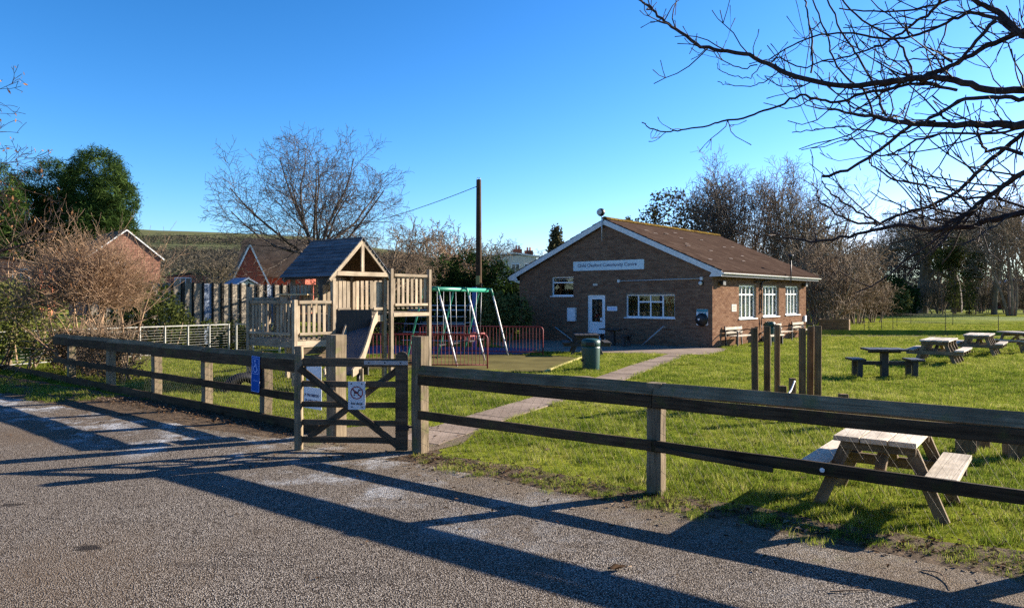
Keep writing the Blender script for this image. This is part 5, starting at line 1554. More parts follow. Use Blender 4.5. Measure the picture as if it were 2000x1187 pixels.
def leaf_mesh(name, centers, size, mat, rng, per=1, spread=.1, aspect=.55, droop=0.0):
    """quads scattered round the given centres"""
    C = np.repeat(np.asarray(centers), per, axis=0); n = len(C)
    C = C + rng.normal(0, spread, (n, 3))
    A = rng.normal(0, 1, (n, 3)); A[:, 2] -= droop; A /= np.linalg.norm(A, axis=1, keepdims=True)
    Bv = np.cross(A, rng.normal(0, 1, (n, 3))); Bv /= np.linalg.norm(Bv, axis=1, keepdims=True)
    s = size * rng.uniform(.6, 1.3, (n, 1))
    a, b = A * s, Bv * s * aspect
    V = np.stack([C - a, C + b * .9, C + a, C - b * .9], axis=1).reshape(-1, 3)
    F = np.arange(n * 4).reshape(-1, 4)
    return mesh_np(name, V, F, mat)

def lobe_points(rng, lobes, n):
    """points spread through the outer part of ellipsoid lobes"""
    out = []
    vol = np.array([l[3] * l[4] * l[5] for l in lobes]) ** .67; vol /= vol.sum()
    for l, f in zip(lobes, vol):
        k = int(n * f) + 1
        d = rng.normal(0, 1, (k, 3)); d /= np.linalg.norm(d, axis=1, keepdims=True)
        r = rng.uniform(.62, 1.06, (k, 1)) ** .6
        out.append(np.array(l[:3]) + d * r * np.array(l[3:6]))
    return np.concatenate(out)

PB = dict(levels=5, n=[7, 7, 6, 5, 4], wander=[.05, .10, .13, .16, .18], up=[.02, .07, .05, .03, .02], rmin=.005, taper=[.72, .25, .25, .3, .5],
          kids=[10, 9, 8, 5], t0=[.62, .2, .15, .1], ang=[(15, 72), (25, 55), (28, 60), (30, 65)], lr=[(1.05, 1.35), (.42, .62), (.42, .65), (.4, .7)], short=[.15, .55, .5, .4], rr=[.50, .5, .5, .55], trunk_levels=2)
# the bare tree behind the play tower
PC = dict(PB); PC.update(kids=[12, 10, 8, 6], up=[.02, .035, .03, .02, .02], ang=[(12, 82), (25, 60), (28, 60), (30, 65)], lr=[(1.05, 1.38), (.42, .66), (.45, .68), (.42, .7)], t0=[.55, .15, .12, .1], rmin=.0065)
tr, rs, _ = tree_meshes(17, PC, 4.4, .21)
CT = V3(((640 - 1000) / FPX * 30.4, 30.4, 0))
tree_from('bare_tree', 'large bare spreading tree behind the play tower roof', T(CT) @ Matrix.Diagonal((.90, .90, .90, 1)), tr, rs, B_grey)
# lower reddish bare tree beside it
PR = dict(PB); PR.update(kids=[9, 9, 8, 5], up=[0, .0, .0, 0, 0], rmin=.006)
tr, rs, _ = tree_meshes(23, PR, 2.4, .15)
tree_from('bare_tree', 'low bushy reddish bare tree right of the play tower roof', T((745 - 1000) / FPX * 32, 32, 0), tr, rs, B_brown)
# bare pale tree in front of the hill
PP2 = dict(PB); PP2.update(kids=[10, 8, 6, 3], up=[.02, .12, .1, .08, .05], rmin=.014)
tr, rs, _ = tree_meshes(31, PP2, 2.6, .16)
tree_from('bare_tree', 'pale twiggy tree in front of the hill between the two gables', T((408 - 1000) / FPX * 62, 62, 0), tr, rs, B_olive)

# pines
def pine(label, cx, Y, lobes, n, seed, group='pines behind the brown shrub'):
    rng = np.random.default_rng(seed)
    M = T((cx - 1000) / FPX * Y, Y, 0)
    t = thing('pine_tree', label, 'tree', M, group)
    top = max(l[2] + l[5] for l in lobes)
    polys = [(np.array([(0, 0, -.2), (.05, .1, top * .3), (.1, .0, top * .7)]), np.array([.34, .27, .12]))]
    for l in lobes: polys.append((np.array([(0, 0, top * .3), (l[0] * .5, l[1] * .5, top * .45), (l[0], l[1], l[2])]), np.array([.16, .11, .05])))
    V, F = tube_arrays(polys, 8); obj('trunk', mesh_np('trunk', V, F, B_brown, True), t, M)
    P_ = lobe_points(rng, lobes, n)
    # tufts: shoots of long needles pointing outwards and up
    obj('crown', leaf_mesh('crown', P_, .42, L_pine, rng, per=28, spread=.34, aspect=.10), t, M)
    return t
def sclb(L_, k): return [tuple(v * k for v in l) for l in L_]
pine('broad dark green pine with rounded crown right of the other pine', 190, 100, sclb([(0, 0, 8.6, 1.9, 2, 2.2), (1.3, -.3, 7.4, 1.4, 1.6, 1.7), (-1.2, .3, 8.0, 1.4, 1.6, 1.8), (.2, -.6, 5.8, 2.2, 2, 1.7), (-1.6, 0, 5.6, 1.6, 1.6, 1.6), (1.5, 0, 5.6, 1.0, 1.2, 1.0)], 2.05), 1700, 3)
pine('dark pine left of the broad pine, half behind it', 95, 102, sclb([(0, 0, 8.4, 1.6, 1.8, 1.9), (-1.2, 0, 6.8, 1.5, 1.6, 1.7), (.8, .2, 6.4, 1.8, 1.6, 1.8), (0, 0, 4.6, 2.2, 1.8, 1.5), (0, 0, 2.6, 2.6, 1.8, 1.5)], 2.05), 1300, 4)
pine('smaller pine at the left edge with a sunlit crown', -15, 92, sclb([(0, 0, 8.6, 1.6, 1.8, 1.9), (.8, -.2, 7.0, 1.4, 1.6, 1.5), (-.8, 0, 6.6, 1.8, 1.6, 1.9), (.2, 0, 4.8, 1.8, 1.6, 1.6), (0, 0, 2.8, 2.2, 1.6, 1.6)], 1.85), 1000, 5)

# brown shrub: pollard head full of tan shoots
PS_ = dict(levels=4, n=[5, 6, 6, 5], wander=[.08, .10, .12, .14], up=[.02, .06, .10, .10], rmin=.004, taper=[.8, .5, .35, .4], kids=[11, 14, 7], t0=[.45, .1, .1], ang=[(18, 85), (20, 60), (15, 45)], lr=[(.85, 1.25), (.55, .95), (.45, .7)], short=[.1, .3, .4], rr=[.42, .35, .55], trunk_levels=2,
           stems=[((0, 0, 0), (.35, -.05, 1), 1.0), ((-.1, .05, 0), (-.45, 0, 1), .95), ((.05, .1, 0), (.05, .3, 1), .9), ((-.3, 0, 0), (-.7, -.1, .9), .9)])
tr, _, _ = tree_meshes(41, dict(PS_, levels=2, kids=[10]), 1.25, .05)
SH = V3(((172 - 1000) / FPX * 18.3, 18.3, 0))
rq = random.Random(44); rs = []
PT_ = dict(levels=3, n=[6, 5, 4], wander=[.10, .14, .16], up=[.05, .04, .04], rmin=.004, taper=[.4, .45, .5], kids=[5, 3], t0=[.15, .15], ang=[(18, 50), (20, 60)], lr=[(.35, .7), (.3, .6)], short=[.3, .3], rr=[.7, .7])
for k in range(430):
    a_ = rq.uniform(0, 6.28); el = math.asin(rq.uniform(-.45, 1.0)); r_ = rq.uniform(.12, .62)
    dv = V3((math.cos(a_) * math.cos(el), math.sin(a_) * math.cos(el), math.sin(el)))
    p_ = V3((dv.x * 1.55 * r_, dv.y * 1.3 * r_, 1.9 + dv.z * 1.2 * r_))
    o_ = [[], [], []]
    grow(rq, p_, dv + V3((0, 0, .45)), rq.uniform(.55, 1.1), rq.uniform(.008, .014), 0, PT_, o_)
    rs += o_[0] + o_[1] + o_[2]
t = tree_from('brown_shrub', 'dense bare shrub of tan shoots behind the left end of the fence', T(SH), tr, rs, B_tan, B_tan)
t['category'] = 'shrub'
# long pale shoots standing above it
PL = dict(levels=3, n=[6, 6, 4], wander=[.06, .07, .1], up=[.06, .10, .1], rmin=.005, taper=[.5, .3, .4], kids=[6, 4], t0=[.2, .2], ang=[(12, 40), (20, 50)], lr=[(.5, .8), (.3, .5)], short=[.3, .3], rr=[.6, .6], trunk_levels=1, stems=[((0, 0, 0), (.02, 0, 1), 1.0), ((.6, .3, 0), (.1, 0, 1), .95), ((-.5, .2, 0), (-.1, 0, 1), 1.02), ((1.0, 0, 0), (.15, 0, 1), .85), ((-1.8, .4, 0), (-.05, 0, 1), .95), ((-2.3, 0, 0), (-.1, 0, 1), .9)])
PL['kids'] = [9, 6]
tr, rs, _ = tree_meshes(43, PL, 3.2, .035)
t = tree_from('young_tree', 'clump of tall pale saplings rising behind the brown shrub', T((190 - 1000) / FPX * 21, 21, 0), tr, rs, B_tan)

# left edge tree with a few dry leaves, trunk outside the picture
PLE = dict(PB); PLE.update(kids=[9, 8, 7, 3], rmin=.005, up=[.02, .05, .02, -.02, -.05])
tr, rs, out = tree_meshes(57, PLE, 3.0, .14)
rng = np.random.default_rng(8)
tips = np.array([p[-1] for p, r in out[3] + out[4]]); tips = tips[rng.random(len(tips)) < .5]
tree_from('bare_tree', 'bare tree at the left edge with a few curled brown leaves', T(-12.2, 13.4, 0), tr, rs, B_dark, leaves=leaf_mesh('foliage', tips, .045, L_dry, rng, per=1, spread=.03, aspect=.45, droop=1.0))

def shrub_mass(name, label, cat, M, lobes, n, size, mat, seed, per=10, spread=.10, stems=True, group=None, aspect=.55, bark=None):
    rng = np.random.default_rng(seed)
    t = thing(name, label, cat, M, group)
    if stems:
        polys = []
        for l in lobes:
            for k in range(4):
                e = np.array(l[:3]) + rng.normal(0, .35, 3) * np.array(l[3:6])
                b = np.array([l[0] * .7 + rng.normal(0, .1), l[1] * .7 + rng.normal(0, .1), 0]); polys.append((np.array([b, (b + e) / 2 + rng.normal(0, .06, 3), e]), np.array([.035, .028, .012])))
        V, F = tube_arrays(polys, 5); obj('stem', mesh_np('stem', V, F, bark or B_brown, True), t, M)
    obj('foliage', leaf_mesh('foliage', lobe_points(rng, lobes, n), size, mat, rng, per=per, spread=spread, aspect=aspect), t, M)
    return t
shrub_mass('ivy_bush', 'ivy clad bush between the brown shrub and the concrete wall', 'bush', T((300 - 1000) / FPX * 24.5, 24.5, 0), [(0, 0, 1.2, .9, .8, 1.2), (.6, 0, .8, .7, .7, .9), (-.7, .1, 1.5, .7, .7, 1.0), (-1.2, 0, .9, .8, .7, .9)], 700, .06, L_ivy, 12)
shrub_mass('ivy_bush', 'low ivy growing along the foot of the pale railing', 'bush', T((400 - 1000) / FPX * 26.3, 26.3, 0), [(-.9, -.3, .45, .7, .35, .5), (0, 0, .5, .7, .35, .55), (.9, .3, .45, .7, .35, .5), (1.8, .4, .45, .7, .35, .5)], 500, .055, L_ivy, 13)
shrub_mass('evergreen_bush', 'olive green bush at the left edge beside the brown shrub', 'bush', T((20 - 1000) / FPX * 19.5, 19.5, 0), [(0, 0, 1.4, .9, .8, 1.0), (.8, 0, 1.2, .7, .7, .9), (-.9, 0, 1.3, .8, .8, 1.1)], 600, .055, L_laurel, 14)
# twiggy clipped hedge at the far left of the fence
PH = dict(levels=3, n=[4, 5, 4], wander=[.12, .16, .2], up=[.0, .02, .02], rmin=.0035, taper=[.6, .4, .5], kids=[9, 6], t0=[.1, .1], ang=[(30, 80), (25, 70)], lr=[(.4, .65), (.4, .7)], short=[.2, .2], rr=[.5, .6], trunk_levels=1, stems=[((-3.4 + .17 * i, random.Random(i).uniform(-.25, .25), 0), (random.Random(i + 50).uniform(-.3, .3), random.Random(i + 90).uniform(-.3, .3), 1), 1.0) for i in range(26)])
tr, rs, _ = tree_meshes(61, PH, 1.15, .02)
hM = T(LB + V3((.9, -.2, 0)) - LN * .45) @ RZ(math.atan2(-LD.y, -LD.x))
t = thing('twiggy_hedge', 'low dark twiggy hedge at the left end of the fence', 'hedge', hM)
V, F = tube_arrays(tr, 4); obj('stem', mesh_np('stem', V, F, B_brown, True), t, hM)
V, F = tube_arrays(rs, 3); obj('twig_mass', mesh_np('twig_mass', V, F, B_brown, True), t, hM)
rng = np.random.default_rng(5)
obj('foliage', leaf_mesh('foliage', np.stack([rng.uniform(-3.6, 1.0, 900), rng.uniform(-.35, .35, 900), rng.uniform(.05, 1.0, 900)], 1), .035, L_hedge, rng, per=9, spread=.08), t, hM)

# conifers and thicket behind the swings
def leyland(label, px, Y, w_, h_, seed, mat=None, lobes=None):
    k = w_
    L_ = [(0, 0, h_ * .35, k, k, h_ * .42), (.1, 0, h_ * .68, k * .72, k * .72, h_ * .33), (k * .45, .2, h_ * .40, k * .6, k * .6, h_ * .35), (-k * .45, -.1, h_ * .42, k * .6, k * .6, h_ * .36)]
    return shrub_mass('conifer', label, 'tree', T((px - 1000) / FPX * Y, Y, 0), L_, 420, .17, mat or L_conifer, seed, per=22, spread=.14, group='dark conifers behind the swings', aspect=.16)
leyland('dark feathery conifer right behind the play tower balcony', 800, 37, 1.5, 3.4, 71)
leyland('dark feathery conifer midway between play tower and telegraph pole', 862, 38, 1.7, 4.0, 72)
leyland('dark feathery conifer touching the telegraph pole on its left', 912, 37, 1.5, 4.2, 73)
leyland('dark feathery conifer between the telegraph pole and the hall', 965, 36.5, 1.4, 3.7, 74)
shrub_mass('laurel_bush', 'sunlit olive laurel bush left of the hall wall', 'bush', T((975 - 1000) / FPX * 31.5, 31.5, 0), [(0, 0, 1.2, .8, .7, .85), (.7, .2, 1.2, .7, .7, .8), (-.5, .1, 1.4, .6, .6, .8)], 420, .075, L_laurel, 75)
shrub_mass('laurel_bush', 'dark evergreen hedge at the back of the play area', 'bush', T((760 - 1000) / FPX * 33, 33, 0), [(-2, 0, 1.0, 1.2, .7, 1.1), (0, 0, 1.1, 1.2, .7, 1.2), (2, 0, 1.0, 1.2, .7, 1.1), (3.4, 0, .9, 1, .7, 1)], 700, .09, L_conifer, 76, aspect=.4)

# bare and leafless kinds used for the belts of trees
PK = dict(PB); PK.update(kids=[12, 8, 6, 4], rmin=.012, up=[.03, .12, .09, .06, .04], ang=[(12, 50), (22, 50), (25, 55), (25, 60)], wander=[.05, .1, .13, .15, .15])
KT = [tree_meshes(101, PK, 4.2, .22), tree_meshes(102, PK, 4.6, .25)]
PO = dict(PB); PO.update(kids=[9, 9, 8, 5], rmin=.016, up=[.01, .03, .03, .02, .02], wander=[.08, .24, .26, .28, .25], ang=[(25, 85), (30, 65), (30, 70), (30, 70)], t0=[.45, .2, .15, .1])
KO = [tree_meshes(111, PO, 5.0, .55), tree_meshes(112, PO, 5.4, .5)]
PM = dict(levels=4, n=[8, 7, 6, 4], wander=[.07, .12, .15, .18], up=[.07, .08, .06, .03], rmin=.011, taper=[.25, .25, .3, .5], kids=[9, 8, 6], t0=[.2, .15, .1], ang=[(18, 45), (25, 55), (25, 60)], lr=[(.35, .55), (.42, .6), (.4, .65)], short=[.5, .5, .4], rr=[.45, .5, .55], trunk_levels=1,
          stems=[((.3 * math.cos(k * 1.1), .3 * math.sin(k * 1.1), 0), (.28 * math.cos(k * 1.1), .28 * math.sin(k * 1.1), 1), .8 + .06 * (k % 4)) for k in range(7)])
KM = [tree_meshes(121, PM, 10.0, .13), tree_meshes(122, PM, 9.0, .12)]
PSC = dict(levels=4, n=[5, 5, 5, 4], wander=[.10, .14, .18, .2], up=[.05, .05, .04, .03], rmin=.010, taper=[.35, .35, .4, .5], kids=[7, 6, 5], t0=[.12, .1, .1], ang=[(20, 55), (25, 60), (25, 65)], lr=[(.4, .65), (.42, .65), (.4, .65)], short=[.4, .4, .4], rr=[.5, .55, .6], trunk_levels=1,
          stems=[((.7 * math.cos(k * 2.4) * (k % 5) / 4, .5 * math.sin(k * 2.4) * (k % 5) / 4, 0), (.35 * math.cos(k * 2.4), .35 * math.sin(k * 2.4), 1), .7 + .1 * (k % 4)) for k in range(11)])
KS = [tree_meshes(131, PSC, 3.4, .05), tree_meshes(132, PSC, 3.0, .05)]
_kc = {}
def kind_tree(kind, i, name, label, px, Y, s, rot, bark, group=None, cat='tree', sz=None):
    """kinds share their trunk and crown meshes; every tree is its own object with its own turn and size"""
    key = (kind, i, bark.name)
    if key not in _kc:
        tr, rs, _ = {'T': KT, 'O': KO, 'M': KM, 'S': KS}[kind][i]
        a, b = tube_arrays(tr, 7), tube_arrays(rs, 3)
        _kc[key] = (mesh_np('trunk', *a, bark, True), mesh_np('crown', *b, bark, True))
    M = T((px - 1000) / FPX * Y, Y, -.05) @ RZ(R(rot)) @ Matrix.Diagonal((s, s, sz or s, 1))
    t = thing(name, label, cat, M, group)
    obj('trunk' if kind != 'S' else 'stem', _kc[key][0], t, M); obj('crown' if kind != 'S' else 'twig_mass', _kc[key][1], t, M)
    return t
g1 = 'bare trees behind the hall'
kind_tree('M', 0, 'bare_tree', 'bare many stemmed tree above the far end of the hall ridge', 1480, 62, 1.24, 0, B_brown, g1)
kind_tree('M', 1, 'bare_tree', 'bare tree just right of the tallest ones behind the hall roof', 1545, 60, 1.2, 70, B_brown, g1)
kind_tree('T', 0, 'bare_tree', 'thin bluish bare tree left of the many stemmed ones behind the hall', 1395, 60, 1.3, 40, B_grey, g1)
kind_tree('M', 0, 'bare_tree', 'bare tree over the right hand slope of the hall roof', 1600, 57, .95, 140, B_olive, g1)
kind_tree('M', 1, 'bare_tree', 'bare tree at the left of the many stemmed clump behind the hall ridge', 1440, 66, 1.26, 220, B_brown, g1)
kind_tree('M', 1, 'bare_tree', 'smaller brown bare tree between hall end and oak', 1655, 66, .72, 20, B_brown, g1)
# dull evergreen behind the ridge
shrub_mass('evergreen_tree', 'dull olive leafy tree behind the hall ridge, left of the bare clump', 'tree', T((1305 - 1000) / FPX * 66, 66, 0), [(0, 0, 9.0, 1.6, 1.6, 2.6), (1.9, 0, 8.0, 1.5, 1.5, 2.4), (-1.5, .2, 7.8, 1.2, 1.4, 2.2), (3.2, 0, 6.8, 1.4, 1.4, 2.2), (.6, 0, 6.0, 2.2, 1.6, 2.0)], 620, .16, L_evergreen_oak, 82, per=9, spread=.32)
shrub_mass('cypress', 'small pointed dark cypress left of the hall gable', 'tree', T((1087 - 1000) / FPX * 75, 75, 0), [(0, 0, 4.2, 1.0, 1.0, 4.2), (0, 0, 7.3, .55, .55, 1.9)], 420, .17, L_evergreen_oak, 83, per=14, spread=.16)
shrub_mass('cypress', 'tiny dark tree top showing over the hall ridge', 'tree', T((1229 - 1000) / FPX * 85, 85, 0), [(0, 0, 8.0, .6, .6, 3.2)], 200, .18, L_evergreen_oak, 84, per=12, spread=.15)
# scrub between the hall and the oaks
g2 = 'brown scrub right of the hall'
for i, (px, Y, s, lab) in enumerate(((1585, 52, 1.55, 'brown scrub bush touching the right end of the hall'), (1625, 50, 1.55, 'tall brown scrub bush second from the hall end'), (1668, 54, 1.35, 'brown scrub bush above the timber box, third from the hall'), (1700, 58, 1.1, 'low brown scrub bush fourth from the hall, left of the dark holly'), (1610, 58, 2.1, 'tallest brown scrub bush right behind the hall end'), (1650, 61, 1.7, 'tall brown scrub bush between the hall end and the oak'))):
    kind_tree('S', i % 2, 'scrub_bush', lab, px, Y, s, i * 47, B_brown, g2, 'bush')
shrub_mass('holly_bush', 'dark holly bush under the big bare oak', 'bush', T((1740 - 1000) / FPX * 80, 80, 0), [(0, 0, 2.0, 2.0, 1.5, 2.2), (1.4, -.3, 1.6, 1.4, 1.2, 1.7), (-1.6, 0, 1.3, 1.4, 1.2, 1.4)], 420, .20, L_conifer, 85, per=9, spread=.2)
shrub_mass('holly_bush', 'sunlit yellowish bush right of the dark holly', 'bush', T((1758 - 1000) / FPX * 77, 77, 0), [(0, 0, 1.5, .9, .8, 1.3)], 160, .18, L_laurel, 86, per=9, spread=.2)
g3 = 'big bare trees across the field'
kind_tree('O', 0, 'bare_oak', 'big spreading bare oak with crooked limbs across the field', 1800, 92, 1.42, 15, B_olive, g3)
kind_tree('O', 1, 'bare_oak', 'bare oak behind the ivy covered trunks, right of the big one', 1868, 98, 1.4, 80, B_grey, g3)
kind_tree('T', 1, 'bare_tree', 'tall straight bare tree near the right edge across the field', 1942, 84, 1.38, 10, B_olive, g3)
kind_tree('T', 0, 'bare_tree', 'bare tree on the right edge behind the straight one', 2005, 96, 1.6, 120, B_grey, g3)
kind_tree('O', 0, 'bare_oak', 'pale distant bare oak left of the big one', 1718, 115, 1.25, 190, B_grey, g3)
kind_tree('T', 1, 'bare_tree', 'bare tree just outside the right edge of the field', 2080, 88, 1.2, 200, B_olive, g3)
kind_tree('T', 0, 'bare_tree', 'thin pale tree top behind the gap between the oaks', 1900, 118, 1.75, 260, B_grey, g3)
shrub_mass('ivy_tree', 'tall ivy smothered tree trunk in the middle of the far tree line', 'tree', T((1862 - 1000) / FPX * 86, 86, 0), [(0, 0, 4.6, .7, .7, 4.2), (.3, 0, 7.6, 1.0, .9, 2.0), (-1.5, .2, 6.4, .9, .8, 1.3)], 420, .15, L_ivy, 87, per=8, spread=.22)
shrub_mass('ivy_tree', 'ivy covered leaning trunk right of the tall ivy tree', 'tree', T((1893 - 1000) / FPX * 84, 84, 0), [(0, 0, 3.4, .55, .55, 3.4), (.8, 0, 5.6, .8, .8, 1.5)], 300, .15, L_ivy, 88, per=8, spread=.22)
kind_tree('M', 0, 'bare_tree', 'bare many stemmed tree at the right edge beyond the last picnic table', 1975, 78, 1.2, 60, B_brown, g3)
kind_tree('M', 1, 'bare_tree', 'bare many stemmed tree between the ivy trunks and the straight tree', 1915, 104, 1.4, 160, B_brown, g3)
kind_tree('M', 0, 'bare_tree', 'brownish bare tree standing left of the big oak', 1745, 104, 1.25, 300, B_brown, g3)
kind_tree('M', 1, 'bare_tree', 'brownish bare tree standing between the two oaks', 1835, 108, 1.4, 30, B_brown, g3)
g4 = 'low thicket under the far trees'
for i, (px, Y, s, lab) in enumerate(((1690, 84, 1.3, 'grey twiggy thicket left of the dark holly'), (1785, 88, 1.2, 'grey twiggy thicket below the big oak'), (1830, 90, 1.15, 'grey twiggy thicket left of the ivy trunk'), (1915, 92, 1.2, 'grey twiggy thicket between ivy trunks and the straight tree'), (1965, 94, 1.1, 'grey twiggy thicket right of the straight tree'), (2015, 90, 1.2, 'grey twiggy thicket at the right edge'), (1655, 80, 1.5, 'grey twiggy thicket behind the timber box'))):
    kind_tree('S', i % 2, 'thicket', lab, px, Y, s, i * 61, B_olive, g4, 'bush')
# trees behind the play area and left of the hall
g5 = 'bare trees far behind the swings'
kind_tree('S', 0, 'bare_tree', 'bushy pale bare tree behind the conifers, left one', 838, 50, 1.75, 10, B_olive, g5)
kind_tree('S', 1, 'bare_tree', 'bushy pale bare tree behind the conifers, just left of the pole', 900, 52, 1.85, 80, B_olive, g5)
kind_tree('S', 0, 'bare_tree', 'reddish brown bushy tree between the conifers and the sky', 872, 46, 1.45, 200, B_tan, g5)
kind_tree('M', 0, 'bare_tree', 'distant bare tree right of the telegraph pole', 968, 95, .82, 30, B_grey, g5)
kind_tree('M', 1, 'bare_tree', 'distant bare tree above the white fronted house', 1000, 100, .9, 100, B_grey, g5)
kind_tree('O', 1, 'bare_oak', 'distant dark bare tree left of the small cypress', 1048, 92, .78, 40, B_dark, g5)
kind_tree('T', 1, 'bare_tree', 'distant bare tree just left of the gable peak', 1135, 100, .95, 150, B_grey, g5)
kind_tree('M', 0, 'bare_tree', 'distant bare tree behind the reddish bare tree', 780, 85, .72, 250, B_brown, g5)
kind_tree('S', 1, 'bare_tree', 'brown thicket behind the roof of the play tower', 690, 48, 1.6, 150, B_brown, g5)

# woodland band on the down and a far tree line behind the field: masses nobody could count
rng = np.random.default_rng(77)
n = 52000
wx = rng.uniform(-1000, 20, n); wy = rng.uniform(640, 1340, n)
keep = ((wy > 760 + 60 * np.sin(wx / 70.0)) & (wy < 1130 + 40 * np.sin(wx / 90.0 + 1))) | ((wy > 1225 + 16 * np.sin(wx / 90.0)) & (wy < 1300 + 18 * np.sin(wx / 110.0)))
wx, wy = wx[keep], wy[keep]; wz = hill_h(wx, wy)
L_wood = mat_leaf('bare_woodland_far', [(0.055, 0.048, 0.036), (0.085, 0.075, 0.055), (0.12, 0.105, 0.075)], 0.1, 0.9, 0.02)
o = obj('hillside_wood', leaf_mesh('hillside_wood', np.stack([wx, wy, wz + rng.uniform(1, 6, len(wx))], 1), 1.7, L_wood, rng, per=4, spread=2.2, aspect=.35))
tag(o, 'grey bare woodland in bands on the far hillside', 'woodland', kind='stuff')
n = 14000; wx = rng.uniform(-120, 220, n); wy = rng.uniform(122, 150, n)
o = obj('far_tree_line', leaf_mesh('far_tree_line', np.stack([wx, wy, rng.uniform(.0, 1, n) ** .9 * (6.0 + 1.6 * np.sin(wx / 7.0) + 1.2 * np.sin(wx / 2.9))], 1), .42, L_wood, rng, per=9, spread=.6, aspect=.3))
tag(o, 'low greyish tree line at the far edge of the fields', 'woodland', kind='stuff')

# hedge added unseen behind the camera, to darken window reflections and shaded fronts
n = 9000; wx = rng.uniform(-34, 30, n); wz_ = rng.uniform(0, 1, n) * (6.5 + 1.2 * np.sin(wx / 3.1) + .8 * np.sin(wx / 1.3))
o = obj('added_shade_hedge', leaf_mesh('added_shade_hedge', np.stack([wx, -13 + rng.uniform(-1.2, 1.2, n), wz_], 1), .22, L_conifer, rng, per=6, spread=.25, aspect=.35))
tag(o, 'unseen tall dark evergreen hedge added behind the camera to deepen shade', 'hedge', kind='stuff')

